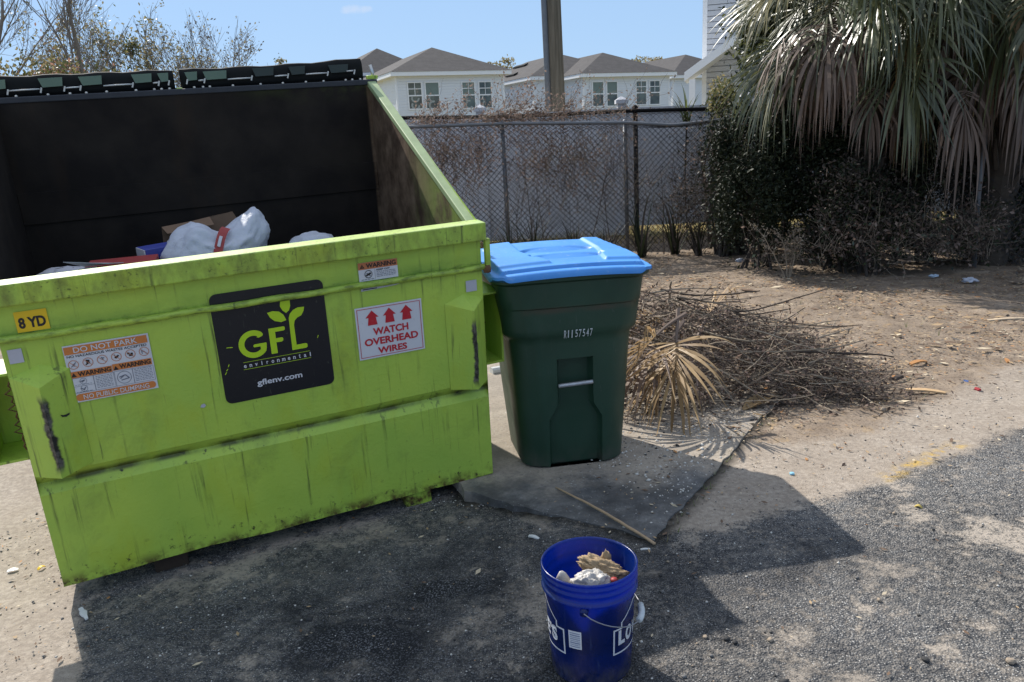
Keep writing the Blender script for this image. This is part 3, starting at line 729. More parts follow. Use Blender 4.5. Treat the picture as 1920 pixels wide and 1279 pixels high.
# small warning
d = Decal('warning_sticker', dump)
d.rect(-.580, -.403, 1.097, 1.180, white); d.rect(-.580, -.403, 1.149, 1.180, M['d_rust_orange'], 1)
d.text('WARNING', -.545, -.410, 1.154, 1.175, ink, 2, .03)
d.poly([(-.573, 1.155), (-.552, 1.155), (-.5625, 1.173)], ink, 2, 'lettering'); d.rect(-.5635, -.5615, 1.159, 1.168, M['d_rust_orange'], 3, 'lettering')
d.ring(-.537, 1.127, .0175, .0025, ink, 2); d.bar(-.548, 1.121, -.526, 1.131, .008, ink, 2); d.bar(-.545, 1.133, -.529, 1.119, .003, ink, 2)
d.rect(-.508, -.507, 1.103, 1.146, grey, 2, 'lettering'); d.text('KEEP OFF', -.500, -.44, 1.138, 1.145, ink, 2, .02)
microtext(d, -.500, -.412, 1.108, 1.136, 4, grey, 4); microtext(d, -.570, -.512, 1.101, 1.108, 1, grey, 5); d.done()
# peeled strip under it
d = Decal('peeled_sticker_edge', dump); d.poly([(-.578, 1.053), (-.50, 1.056), (-.42, 1.060), (-.398, 1.064), (-.43, 1.066), (-.52, 1.0655), (-.575, 1.064)], M['d_pale']); d.rect(-.57, -.505, 1.058, 1.062, ink, 1, 'lettering'); d.done()
# big do-not-park sticker
d = Decal('do_not_park_sticker', dump)
d.rect(-1.749, -1.446, .788, 1.022, white)
d.rect(-1.746, -1.453, .985, 1.016, orange, 1); d.text('DO NOT PARK', -1.714, -1.489, .990, 1.012, white, 2, .012)
d.text('NO HAZARDOUS WASTES ACCEPTED', -1.741, -1.459, .9715, .9815, ink, 1, .012)
rq = random.Random(2)
for i in range(6):
    cx = -1.724 + .0504 * i; cy = .943 + .0014 * i
    d.ring(cx, cy, .0185, .0022, M['d_rust_orange'], 1)
    for k in range(4): d.bar(cx + rq.uniform(-.010, .010), cy + rq.uniform(-.010, .010), cx + rq.uniform(-.010, .010), cy + rq.uniform(-.010, .010), rq.uniform(.002, .009 if i in (1, 3, 4) else .003), ink if i in (1, 3, 4) else grey, 1 + .2 * k)
    d.bar(cx - .012, cy + .012, cx + .012, cy - .012, .0018, M['d_rust_orange'], 2)
d.rect(-1.742, -1.5965, .889, .915, M['d_orange'], 1); d.rect(-1.5945, -1.452, .892, .9185, M['d_orange'], 1)
d.text('WARNING', -1.717, -1.600, .893, .912, ink, 2, .03).text('WARNING', -1.570, -1.456, .896, .915, ink, 2, .03)
for q in (-1.731, -1.583): d.poly([(q - .009, .894), (q + .009, .894), (q, .911)], ink, 2, 'lettering')
for (x0, x1) in ((-1.742, -1.667), (-1.667, -1.595), (-1.593, -1.527), (-1.527, -1.450)): d.frame(x0, x1, .826, .888, .0011, grey, 1)
d.rect(-1.742, -1.667, .853, .854, grey, 1, 'lettering')
d.ring(-1.560, .858, .026, .002, grey, 1)
for (a, b, c_, e) in ((-1.578, .862, -1.555, .868), (-1.572, .848, -1.542, .853), (-1.555, .868, -1.543, .853), (-1.575, .855, -1.56, .866), (-1.715, .872, -1.698, .876), (-1.71, .868, -1.70, .875), (-1.718, .846, -1.705, .836), (-1.70, .847, -1.708, .836)): d.bar(a, b, c_, e, .004, grey, 1.5)
d.ring(-1.706, .842, .0125, .0014, grey, 1); d.ring(-1.704, .872, .0125, .0014, grey, 1)
microtext(d, -1.660, -1.602, .832, .884, 8, grey, 7, 1); microtext(d, -1.521, -1.456, .832, .886, 8, grey, 9, 1); microtext(d, -1.735, -1.675, .826, .832, 1, grey, 3, 1); microtext(d, -1.735, -1.675, .857, .861, 1, grey, 13, 1)
d.rrect(-1.741, -1.453, .793, .8215, .013, orange, 1); d.text('NO PUBLIC DUMPING', -1.715, -1.478, .7975, .8165, white, 2, .008)
d.done()
d = Decal('size_sticker', dump); d.rect(-1.877, -1.770, 1.100, 1.1795, M['d_yellow']); d.text('8 YD', -1.868, -1.779, 1.114, 1.156, ink, 1, .04); d.done()
Decal('blank_sticker', dump).rect(-1.927, -1.880, .986, 1.041, M['d_pale']).done(); Decal('blank_sticker', dump).rect(-.085, -.031, .973, 1.026, M['d_pale']).done()
d = Decal('paint_chip', dump); d.poly([(-1.305, .668), (-1.29, .664), (-1.282, .672), (-1.288, .682), (-1.300, .679)], M['d_pale']); d.done()
d = Decal('grease_mark', dump, base=-.024, put=lambda x, y, dd: (x, -.0035 - .080 * max(0, (-1.735 - x) / .11) - dd * .001, y)); d.poly([(-1.802, .770), (-1.797, .758), (-1.785, .753), (-1.774, .756), (-1.771, .764), (-1.783, .762), (-1.793, .764)], ink); d.done()

# ================================================================== RUBBISH INSIDE THE DUMPSTER
def on_dump(p): return DM @ Vector(p)
def place_in(o, base):
    o.matrix_world = DM @ Matrix.Translation(base); return o
def blob(radii, seed, folds=.12, sub=4, freq=3.0, flat=True):
    import bmesh
    bm = bmesh.new(); bmesh.ops.create_icosphere(bm, subdivisions=sub, radius=1)
    off = Vector((seed * 3.7, seed * 1.3, seed * 7.1))
    for v in bm.verts:
        n = v.co.normalized()
        a = mnoise.noise(n * freq + off); b = abs(mnoise.noise(n * freq * 2.3 + off)); c = abs(mnoise.noise(n * freq * 5 + off))
        k = 1 + folds * (a * 1.3 - b * 1.2 - c * .5 + .35)
        v.co = Vector((n.x * radii[0], n.y * radii[1], n.z * radii[2])) * k
        if flat and v.co.z < -radii[2] * .75: v.co.z = -radii[2] * .75
    V = [v.co.copy() for v in bm.verts]; Fc = [tuple(q.index for q in f.verts) for f in bm.faces]; bm.free()
    return V, Fc
def plastic(name, col, trans=.0, rough=.35):
    n = NT(name, rough, 0, .5); n.color(n.mix(n.noise(6, 4), tuple(c * .85 for c in col), col)); n.bump(n.noise(22, 5, .65, dist=.6), .5, .012)
    if trans: n.translucent(col, trans)
    return n.m
M['bag_white'] = plastic('white_bag_plastic', (.66, .69, .78), .25, .5)
M['bag_dark'] = plastic('dark_bag_plastic', (.015, .015, .018), 0, .4)
M['cardboard'] = simple('brown_cardboard', (.17, .105, .065), .85, var=.2, scale=12)
M['red_card'] = simple('red_printed_card', (.30, .030, .028), .55, var=.25, scale=14)
M['blue_card'] = simple('blue_printed_card', (.035, .05, .28), .5, var=.3, scale=20)
M['pale_card'] = simple('pale_card', (.50, .50, .55), .7, var=.1)
def bag(label, base, radii, seed, mat, name='trash_bag', cat='trash bag', folds=.12, group=None):
    V, Fc = blob(radii, seed, folds); mb = MB(); mb.add([v + Vector((0, 0, radii[2] * .75)) for v in V], Fc)
    o = mb.build(name, mat, smooth=True); place_in(o, base); return tag(o, label, cat, group)
for i, (s, dd, rz) in enumerate(((-1.58, .55, .58), (-1.05, .70, .60), (-.50, .62, .60), (-1.25, 1.18, .56), (-.62, 1.15, .56))):
    bag('dark stuffed trash bag deep inside the dumpster below the white bags', (s, dd, .062), (.31, .30, rz), 20 + i, M['bag_dark'], group='dark bags filling the dumpster')
# front white bag with red band
t = empty('white_trash_bag', 'white plastic bag with a red drawstring band behind the dumpster rim', 'trash bag', matrix=DM @ Matrix.Translation((-1.08, .72, 1.02)))
V, Fc = blob((.245, .20, .135), 3, .07, 5, 2.1)
for v in V:
    k = max(0, (v.x - .02) / .22); v.z += .17 * k ** 1.4 * max(0, .6 + v.z * 3) * .8; v.z -= .022 * math.exp(-((v.x - .03) / .05) ** 2)
    if v.x < -.02: v.z *= 1 + .30 * min(1, -v.x / .1)
for v in V:
    a = math.atan2(v.z, v.y); g_ = math.exp(-abs(v.x - .03) / .11)
    k = 1 + .055 * g_ * math.sin(a * 13 + 4 * mnoise.noise(v * 6)) + .05 * mnoise.noise(v * 17)
    v.y *= k; v.z *= k
    v.z += .045 * math.exp(-((v.x - .205) / .05) ** 2 - ((v.y - .0) / .09) ** 2) * (1 if v.z > 0 else 0)
mb = MB(); mb.add([v + Vector((0, 0, .13)) for v in V], Fc); mb.build('bag', M['bag_white'], t, smooth=True)
def band_pts():
    out = []
    for k in range(9):
        f = k / 8; out.append(Vector((-.035 + .085 * f, -.212 + .13 * f, .12 + .150 * math.sin(f * 1.5))))
    return out
bp = band_pts(); MB().strip(bp, [.040] * 9, Vector((.85, -.2, -.35)).normalized()).build('drawstring_band', M['red_card'], t)
for q in (3, 4): MB().strip([bp[q] + Vector((-.002, -.006, .002)), bp[q + 1] + Vector((-.002, -.006, .002))], [.014, .014], Vector((.85, -.2, -.35)).normalized()).build('band_print', M['pale_card'], t)
bag('white plastic bag half hidden behind the right part of the dumpster rim', (-.62, .72, 1.02), (.135, .13, .105), 8, M['bag_white'], 'white_trash_bag')
o = bag('flat pale striped bag lying at the left end of the dumpster', (-1.74, .62, 1.085), (.15, .16, .065), 11, M['pale_card'], 'striped_bag', 'bag')
sb = MB()
for k in range(5):
    yy = -.10 + .04 * k
    sb.strip([(-.12 + .03 * i, yy, .115 - .5 * ((-.12 + .03 * i) ** 2) / .15 - .10 * abs(yy)) for i in range(9)], [.010] * 9, Vector((0, 1, 0)))
sb.build('stripe', M['bag_dark'], o)
# torn cardboard
t = MB()
cb = [(-.20, 0, 0), (.18, .03, .0), (.20, .05, .15), (.17, .06, .215), (.05, .035, .205), (-.04, .02, .195), (-.19, .0, .185)]
t.add([(x, y, z) for x, y, z in cb] + [(x, y + .006, z) for x, y, z in cb], [tuple(range(7)), tuple(range(13, 6, -1))] + [(i, i + 7, (i + 1) % 7 + 7, (i + 1) % 7) for i in range(7)])
t.add([(-.19, .0, .185), (-.04, .02, .195), (.05, .035, .205), (.06, -.04, .175), (-.17, -.07, .16)], [(0, 1, 2, 3, 4)])
tag(place_in(t.build('cardboard_box', M['cardboard']), (-1.11, 1.08, 1.07)), 'torn brown cardboard box standing behind the white bag in the dumpster', 'box')
t = empty('red_box', 'open red printed carton with a pale end flap in the dumpster', 'box', matrix=DM @ Matrix.Translation((-1.545, .62, 1.078)) @ Matrix.Rotation(R(-8), 4, 'Z'))
MB().box((-.10, -.05, 0), (.19, .09, .12)).build('carton', M['red_card'], t, bevel=.003)
MB().box((-.125, -.052, .0), (-.1005, -.046, .115)).build('end_panel', M['pale_card'], t); MB().box((-.1, -.054, .0), (-.05, -.0505, .118)).build('end_panel', M['pale_card'], t)
MB().add([(-.10, -.05, .1215), (.06, -.05, .1215), (.0, -.10, .135), (-.17, -.09, .158), (-.10, -.05, .1245), (.06, -.05, .1245), (.0, -.10, .138), (-.17, -.09, .161)], [(3, 2, 1, 0), (4, 5, 6, 7), (0, 1, 5, 4), (1, 2, 6, 5), (2, 3, 7, 6), (3, 0, 4, 7)]).build('flap', M['pale_card'], t)
MB().box((.0, -.0545, .06), (.03, -.0505, .10)).build('print', M['d_yellow'], t)
t = empty('blue_box', 'small blue and white carton wedged between the white bag and red carton', 'box', matrix=DM @ Matrix.Translation((-1.36, .76, 1.07)) @ Matrix.Rotation(R(18), 4, 'Z'))
MB().box((-.055, -.05, 0), (.11, .06, .15)).build('carton', M['blue_card'], t, bevel=.003); MB().box((-.060, -.049, .0), (-.0553, .059, .148)).build('end_panel', M['pale_card'], t)

# ================================================================== WHEELED CART
CART_YAW = R(9.6)
CM = Matrix.Translation((.302, 3.845, .006)) @ Matrix.Rotation(CART_YAW, 4, 'Z')
cart = empty('wheeled_trash_cart', 'dark green wheeled trash cart with a light blue lid beside the dumpster', 'trash cart', matrix=CM)
def cart_plastic():
    n = NT('dark_green_plastic', .42, 0, .45)
    x, y, z = n.xyz()
    c = n.mix(n.ramp(n.noise(4, 5), (.35, 0), (.7, 1)), (.012, .040, .023), (.019, .055, .033))
    c = n.mix(n.ramp(n.noise(9, 6, .7, vec=n.coord((1, 1, .5))), (.56, 0), (.75, .45)), c, (.045, .060, .045))
    sc = n.ramp(n.noise(1, 3, .5, vec=n.coord((90, 90, 7)), dist=1), (.66, 0), (.70, .5))
    c = n.mix(n.math('MULTIPLY', sc, n.ramp(n.noise(3, 3), (.48, 0), (.6, 1))), c, (.07, .085, .07))
    b = n.math('MULTIPLY', n.maprange(z, .81, .835), n.maprange(z, .862, .842))
    c = n.mix(n.math('MULTIPLY', b, n.ramp(n.noise(7, 5), (.45, 0), (.65, .6))), c, (.07, .045, .03))
    c = n.mix(n.math('MULTIPLY', n.maprange(z, .12, 0), n.ramp(n.noise(12, 5), (.4, 0), (.65, .6))), c, (.06, .055, .045))
    n.color(c); n.rough(n.ramp(n.noise(6, 4), (.3, .36), (.7, .55))); n.bump(n.noise(130, 3), .12, .003); return n.m
M['cart'] = cart_plastic()
def cart_body():
    rows = [0, .012, .05, .12, .20, .262, .30, .338, .345, .39, .428, .434, .50, .55, .578, .584, .62, .66, .685, .70, .715, .74, .80, .845, .852, .90, .95, .985]
    hw_t = ([0, .012, .3, .63, .685, .715, .78, 1.0], [.254, .270, .290, .312, .318, .345, .352, .378])
    yf_t = ([0, .012, .3, .685, .715, .845, .852, 1.0], [.012, 0, -.012, -.028, -.040, -.046, -.054, -.066])
    yb_t = ([0, .3, .7, 1.0], [.52, .59, .66, .71])
    vs = []; ncol = None
    for z in rows:
        hw = np.interp(z, *hw_t); yf = np.interp(z, *yf_t); yk = np.interp(z, *yb_t); r = float(np.interp(z, [0, .7, 1], [.112, .115, .10]))
        e = .0865 if z > .345 else float(np.interp(z, [.262, .338], [.132, .0885]))
        ins = 0.0
        if z <= .578: ins = .055 if z >= .434 else .040
        per = []
        for x, push in ((-(hw - r), 0), (-(hw - r + .132) / 2, 0), (-e - .006, 0), (-e + .002, ins * .75), (-e + .012, ins), (-e * .4, ins), (e * .4, ins), (e - .012, ins), (e - .002, ins * .75), (e + .006, 0), ((hw - r + .132) / 2, 0), (hw - r, 0)):
            belly = -.010 * (1 - (x / hw) ** 2)
            per.append((x, yf + push + belly))
        def arc(cx, cy, a0, a1, n=5):
            return [(cx + r * math.cos(R(a0 + (a1 - a0) * k / n)), cy + r * math.sin(R(a0 + (a1 - a0) * k / n))) for k in range(1, n + 1)]
        per += arc(hw - r, yf + r, -90, 0)
        per += [(hw, yf + (yk - yf) * f) for f in (.35, .6)] + arc(hw - r, yk - r, 0, 90)
        per += [(0, yk)] + arc(-(hw - r), yk - r, 90, 180) + [(-hw, yf + (yk - yf) * f) for f in (.6, .35)] + arc(-(hw - r), yf + r, 180, 265)
        ncol = len(per); vs += [(x, y, z) for x, y in per]
    mb = MB(); n = ncol
    fs = [(i * n + k, i * n + (k + 1) % n, (i + 1) * n + (k + 1) % n, (i + 1) * n + k) for i in range(len(rows) - 1) for k in range(n)]
    fs.append(tuple(range(n - 1, -1, -1)))
    mb.add(vs, fs); return mb
cart_body().build('bin_body', M['cart'], cart, angle=38)
def rr_ring(hx, y0, y1, r, z, n=6):
    out = []
    for cx, cy, a0 in ((hx - r, y0 + r, -90), (hx - r, y1 - r, 0), (-hx + r, y1 - r, 90), (-hx + r, y0 + r, 180)):
        for k in range(n + 1): a = R(a0 + 90 * k / n); out.append((cx + r * math.cos(a), cy + r * math.sin(a), z))
    return out
def loft(rings, caps=True):
    mb = MB(); n = len(rings[0]); vs = [p for r in rings for p in r]
    fs = [(i * n + k, i * n + (k + 1) % n, (i + 1) * n + (k + 1) % n, (i + 1) * n + k) for i in range(len(rings) - 1) for k in range(n)]
    if caps: fs += [tuple(range(n - 1, -1, -1)), tuple((len(rings) - 1) * n + k for k in range(n))]
    return mb.add(vs, fs)
loft([rr_ring(.374, -.064, .700, .10, .968), rr_ring(.398, -.092, .722, .11, .984), rr_ring(.400, -.094, .724, .11, 1.002), rr_ring(.390, -.084, .714, .10, 1.007)]).build('bin_rim', M['cart'], cart, angle=35)
# lid as a moulded sheet
def lid_mesh():
    nx_, ny_ = 120, 110; hx, y0, y1, rc = .405, -.108, .735, .105
    X = np.linspace(-1, 1, nx_); Y = np.linspace(0, 1, ny_)
    vs = []
    def sst(a, b, v): t = min(1, max(0, (v - a) / (b - a))); return t * t * (3 - 2 * t)
    for v in Y:
        for u in X:
            x = u * hx; y = y0 + (y1 - y0) * v
            # round the corners
            ex = abs(x) - (hx - rc)
            for cy, sgn in ((y0 + rc, -1), (y1 - rc, 1)):
                ey = (y - cy) * sgn
                if ex > 0 and ey > 0:
                    m = max(ex, ey); L = math.hypot(ex, ey); k = m / L if L > 0 else 1
                    x = math.copysign(hx - rc + ex * k, x); y = cy + ey * k * sgn
            z = 1.020 + .030 * v + .016 * (1 - u * u)
            edge = min(hx - abs(x), y - y0, y1 - y)
            p = sst(.052, .066, hx - abs(x) + (.02 * math.sin(v * 5))) * sst(.062, .072, y - y0) * sst(.03, .06, y1 - y)
            z += .016 * p
            z += -.018 * (1 - sst(0, .014, edge))
            # raised shoulders left and right (stepped S curve) and two shallow lens shaped dishes
            c1 = -.185 + .09 * sst(.58, .12, v) ; z += .014 * sst(c1 + .012, c1 - .004, x) * sst(.13, .16, v) * sst(.97, .9, v) * p
            c2 = .235 - .05 * sst(.58, .12, v); z += .014 * sst(c2 - .012, c2 + .004, x) * sst(.13, .16, v) * sst(.97, .9, v) * p
            for (cx, cv, rx, rv) in ((.02, .60, .20, .10), (.03, .36, .20, .085)):
                q = ((x - cx) / rx) ** 2 + ((v - cv) / rv) ** 2
                if v < cv: z -= .022 * sst(1, .82, q)
                else: z -= .022 * sst(1, .82, q) * max(0, 1 - (v - cv) / rv)
            vs.append((x, y, z))
    idx = lambda i, j: i * nx_ + j
    fs = [(idx(i, j), idx(i, j + 1), idx(i + 1, j + 1), idx(i + 1, j)) for i in range(ny_ - 1) for j in range(nx_ - 1)]
    mb = MB(); mb.add(vs, fs)
    # skirt
    b = [idx(0, j) for j in range(nx_)] + [idx(i, nx_ - 1) for i in range(1, ny_)] + [idx(ny_ - 1, j) for j in range(nx_ - 2, -1, -1)] + [idx(i, 0) for i in range(ny_ - 2, 0, -1)]
    o = len(mb.v); mb.v += [(mb.v[k][0] * 1.002, mb.v[k][1], mb.v[k][2] - .014) for k in b]
    for k in range(len(b)):
        mb.f.append((b[k], o + k, o + (k + 1) % len(b), b[(k + 1) % len(b)])); mb.m.append(0)
    mb.f.append(tuple(o + k for k in range(len(b)))); mb.m.append(0)
    return mb
def lid_blue():
    n = NT('light_blue_plastic', .48, 0, .4)
    c = n.mix(n.ramp(n.noise(5, 5), (.3, 0), (.7, 1)), (.045, .22, .60), (.070, .285, .68))
    c = n.mix(n.ramp(n.noise(30, 5, .7), (.58, 0), (.7, .35)), c, (.35, .45, .55))
    n.color(c); n.bump(n.noise(90, 3), .08, .002); return n.m
M['blue_lid'] = lid_blue()
lid_mesh().build('lid', M['blue_lid'], cart, angle=50)
MB().tube([(-.30, .755, 1.00), (.30, .755, 1.00)], .016, 10).build('handle', M['cart'], cart, smooth=True)
for sx in (-.26, 0, .26): MB().box((sx - .02, .69, .96), (sx + .02, .76, .995)).build('handle_bracket', M['cart'], cart, bevel=.004)
M['rubber'] = simple('black_rubber', (.02, .02, .02), .8)
for sx in (-.215, .215):
    wmb = MB(); pr = [(.03, -.024), (.115, -.026), (.128, -.015), (.128, .015), (.115, .026), (.03, .024)]
    n = 28; vs = [(sx + t, .53 + r * math.cos(2 * math.pi * k / n), .128 + r * math.sin(2 * math.pi * k / n)) for r, t in pr for k in range(n)]
    wmb.add(vs, [(i * n + k, i * n + (k + 1) % n, ((i + 1) % 6) * n + (k + 1) % n, ((i + 1) % 6) * n + k) for i in range(6) for k in range(n)])
    wh = wmb.build('wheel', M['rubber'], cart, smooth=True)
    MB().tube([(sx - .03, .53, .128), (sx + .03, .53, .128)], .028, 14).build('hub', M['zinc'], wh, smooth=True)
M['bar'] = simple('galvanised_bar', (.42, .43, .45), .4, .6, var=.35, scale=40)
MB().tube([(-.088 + .022 * i, -.034, .446 + .0008 * i) for i in range(9)], .0105, 10).build('lift_bar', M['bar'], cart, smooth=True)
M['stencil'] = decal('white_stencil', (.55, .58, .58), (.03, .07, .05), .9)
d = Decal('stencilled_number', cart, put=lambda x, y, q: (x, np.interp(y, [.685, .715, .845], [-.028, -.040, -.046]) - .0165 - q * .001, y))
for i, ch in enumerate('R1157547'):
    x = -.056 + i * .0187; wd = .005 if ch == '1' else .0125
    d.text(ch, x + .006 - wd / 2 - (.003 if ch == '1' else 0), x + .006 + wd / 2 - (.003 if ch == '1' else 0), .691 + .002 * (i % 2), .733, M['stencil'], 0, .006, grp='plate')
d.done()
def side_put(x, y, q):  # on the left flank
    hw = np.interp(y, [.63, .685, .715, .78, 1.0], [.312, .318, .345, .352, .378]); return (-hw - .0022 - q * .001, x, y)
d = Decal('moulded_emblem', cart, put=side_put)
M['emboss'] = decal('worn_white_print', (.40, .52, .47), (.02, .08, .05), .9)
for (a, b, c_, e) in ((.10, .32, .745, .749), (.10, .32, .905, .909), (.10, .104, .749, .905), (.316, .32, .749, .905)): d.rect(a, b, c_, e, M['emboss'])
for k in range(5): d.rect(.125 + k * .036, .142 + k * .036, .82, .885, M['emboss'])
microtext(d, .12, .30, .76, .80, 2, M['emboss'], 5, 0); microtext(d, .12, .30, .66, .70, 2, M['emboss'], 6, 0)
for g in list(d.mb):
    if g != 'plate':
        m0, mt0 = d.mb['plate']; m1, mt1 = d.mb.pop(g); m0.add(m1.v, m1.f)
d.done()

# ================================================================== BLUE BUCKET
BX, BY = .208, 2.262
bucket = empty('blue_bucket', 'blue plastic bucket half full of trash standing on the asphalt in front', 'bucket', loc=(BX, BY, g1(BX, BY)))
def bucket_plastic():
    n = NT('blue_bucket_plastic', .30, 0, .5)
    c = n.mix(n.ramp(n.noise(7, 5), (.3, 0), (.7, 1)), (.0015, .012, .070), (.002, .017, .095))
    c = n.mix(n.ramp(n.noise(1, 4, .6, vec=n.coord((30, 30, 4)), dist=1), (.60, 0), (.70, .35)), c, (.10, .15, .30))
    x, y, z = n.xyz(); c = n.mix(n.math('MULTIPLY', n.maprange(z, .10, .0), n.ramp(n.noise(16, 5, .7), (.38, 0), (.62, .6))), c, (.16, .14, .12))
    n.color(c); n.rough(n.ramp(n.noise(20, 4), (.35, .22), (.7, .40))); n.translucent((.002, .20, 1.0), .30); return n.m
M['bucket'] = bucket_plastic()
RB, RT, HBK = .128, .146, .368
def rad(z): return RB + (RT - RB) * z / HBK
prof = [(0, .004), (RB - .012, .004), (RB - .002, 0), (RB, .006), (rad(.10), .10), (rad(.20), .20), (rad(.285), .285), (rad(.287) + .001, .287), (.1515, .290), (.1525, .293), (.1525, .296), (.1485, .299), (rad(.305) + .001, .302), (rad(.315) + .0005, .318), (.1505, .322), (.1515, .325), (.1505, .328), (.1472, .331), (.1475, .340), (.1510, .343), (.1517, .346), (.1510, .349), (.1478, .352), (.1480, .359), (.1512, .361), (.1522, .365), (.1500, .368), (.1462, .3675), (.1440, .362), (rad(.32) - .004, .320), (rad(.316) - .0075, .314), (rad(.16) - .0075, .16), (RB - .008, .010), (0, .010)]
MB().lathe(prof, 72).build('pail', M['bucket'], bucket, smooth=True)
FACE = math.atan2(-BY, -BX)         # direction from the bucket towards the viewer side of the lot
def cyl(phi, z, dr): a = FACE + R(phi); r = rad(z) + .0012 + dr; return (r * math.cos(a), r * math.sin(a), z)
M['bk_white'] = simple('white_print', (.62, .64, .68), .4, var=.12, scale=25)
M['bk_grey'] = simple('grey_bar_print', (.22, .25, .36), .4, var=.1)
def cyl_put(x, y, q): return cyl(x, y, q * .0007)
def fine_rect(d, x0, x1, y0, y1, mat, layer=0, grp='plate'):
    n = max(1, int(abs(x1 - x0) / 4))
    for k in range(n): d.rect(x0 + (x1 - x0) * k / n, x0 + (x1 - x0) * (k + 1) / n, y0, y1, mat, layer, grp)
def fine_bar(d, a, b, w, mat):
    n = max(1, int(abs(b[0] - a[0]) / 4)); 
    P = [(a[0] + (b[0] - a[0]) * k / n, a[1] + (b[1] - a[1]) * k / n) for k in range(n + 1)]
    for p, q in zip(P, P[1:]):
        d.poly([(p[0], p[1] - w / 2), (q[0], q[1] - w / 2), (q[0], q[1] + w / 2), (p[0], p[1] + w / 2)], mat)
DEG = .00245   # metres per degree on the pail
def emblem(x0, x1):
    d = Decal('printed_emblem', bucket, put=cyl_put); wz = .0055; wd = wz / DEG
    zb, zs, zt = .108, .193, .212
    c = (x0 + x1) / 2; st = 12
    out = [(x0, zb), (x1, zb), (x1, zs), (x1 - st, zs), (x1 - st, zt), (c + 12, .262), (c - 12, .262), (x0 + st, zt), (x0 + st, zs), (x0, zs)]
    for a, b in zip(out, out[1:] + out[:1]):
        if abs(a[0] - b[0]) < 1e-6: d.rect(a[0] - wd / 2, a[0] + wd / 2, min(a[1], b[1]) - wz / 2, max(a[1], b[1]) + wz / 2, M['bk_white'])
        else: fine_bar(d, a, b, wz, M['bk_white'])
    m = 7; ls = x0 + m; span = (x1 - x0) - 2 * m; cw_ = [.15, .19, .23, .15, .05, .16]; x = ls
    for ch, f in zip("LOWE'S", cw_):
        wch = span * f * .92; tz0 = .168 if ch == "'" else .135
        d.text(ch, x, x + wch, tz0, .188, M['bk_white'], 0, .055, grp='plate'); x += span * f * 1.03
    d.done()
emblem(31, 131); emblem(-137, -37)
d = Decal('barcode_label', bucket, put=cyl_put); fine_rect(d, -29.5, -12, .137, .200, M['bk_white'])
for k, (a, b) in enumerate(((.143, .146), (.150, .152), (.156, .160), (.164, .166), (.170, .173), (.177, .179), (.183, .187), (.191, .194))): fine_rect(d, -27.5, -14, a, b, M['bk_grey'], 1, 'bars')
d.done()
ear = MB()
for ph in (-7, 173):
    a = FACE + R(ph); ax = Vector((math.cos(a), math.sin(a), 0)); ear.tube([ax * .140 + Vector((0, 0, .278)), ax * .157 + Vector((0, 0, .278))], .013, 12)
ear.build('handle_ear', M['bucket'], bucket, smooth=True)
bail = []
for k in range(25):
    f = k / 24; ph = -7 + 180 * f; sag = math.sin(math.pi * f)
    a = FACE + R(ph); r = .157 + .006 * sag; bail.append((r * math.cos(a), r * math.sin(a), .278 - .085 * sag ** .8))
M['wire'] = simple('handle_wire', (.30, .30, .32), .35, .8)
hd = MB().tube(bail, .0021, 6).build('wire_handle', M['wire'], bucket, smooth=True)
M['grip'] = simple('white_grip_plastic', (.55, .60, .62), .45)
MB().tube(bail[10:15], .0105, 10).build('grip', M['grip'], hd, smooth=True)
# what lies in the bucket
def in_bucket(V, Fc, name, mat, loc, label, cat, rot=0):
    mb = MB(); mb.add(V, Fc); o = mb.build(name, mat, smooth=True); o.location = (BX + loc[0], BY + loc[1], g1(BX, BY) + loc[2]); o.rotation_euler[2] = rot; return tag(o, label, cat)
M['paper_brown'] = plastic('crumpled_brown_paper', (.34, .24, .135), 0, .8)
M['poly_clear'] = plastic('cloudy_polythene', (.47, .44, .40), 0, .4)
V, Fc = blob((.128, .128, .125), 31, .10, 5, 4.0)
for v in V:
    q_ = math.hypot(v.x, v.y); k_ = min(1.15, .126 / max(q_, 1e-6)) if q_ > .09 else 1; v.x *= k_; v.y *= k_; v.z += .055 * math.exp(-((v.x - .005) / .05) ** 2 - ((v.y + .05) / .045) ** 2) * (v.z > 0)
in_bucket(V, Fc, 'plastic_wrap', M['poly_clear'], (.0, 0, .120), 'crumpled cloudy plastic wrap filling the blue bucket', 'plastic wrap')
V, Fc = blob((.080, .038, .032), 37, .30, 5, 2.8, flat=False)
for v in V: v.z -= v.x * .35
in_bucket(V, Fc, 'crumpled_paper', M['paper_brown'], (.050, .012, .322), 'crumpled brown paper on top of the rubbish in the blue bucket', 'paper', -.2)
V, Fc = blob((.02, .012, .035), 41, .35, 3, 4.0, flat=False); in_bucket(V, Fc, 'paper_scrap', M['paper_brown'], (.060, .060, .325), 'small torn brown paper scrap standing up in the blue bucket', 'paper', .4)
V, Fc = blob((.064, .042, .050), 51, .20, 5, 2.6, flat=False); in_bucket(V, Fc, 'crumpled_plastic', M['poly_clear'], (.0, -.045, .300), 'pale crumpled plastic bag in front of the brown paper in the bucket', 'plastic bag')
V, Fc = blob((.042, .028, .16), 44, .10, 3, 2.0); in_bucket(V, Fc, 'plastic_bottle', M['poly_clear'], (-.085, -.01, .175), 'pale plastic piece leaning inside the left of the blue bucket', 'plastic')
mb = MB(); mb.lathe([(0, -.004), (.010, -.004), (.011, 0), (.010, .005), (0, .006)], 12); tag(mb.build('bottle_cap', M['red_card'], smooth=True), 'small red cap lying on the rubbish in the blue bucket', 'cap').location = (BX + .072, BY - .048, g1(BX, BY) + .322)

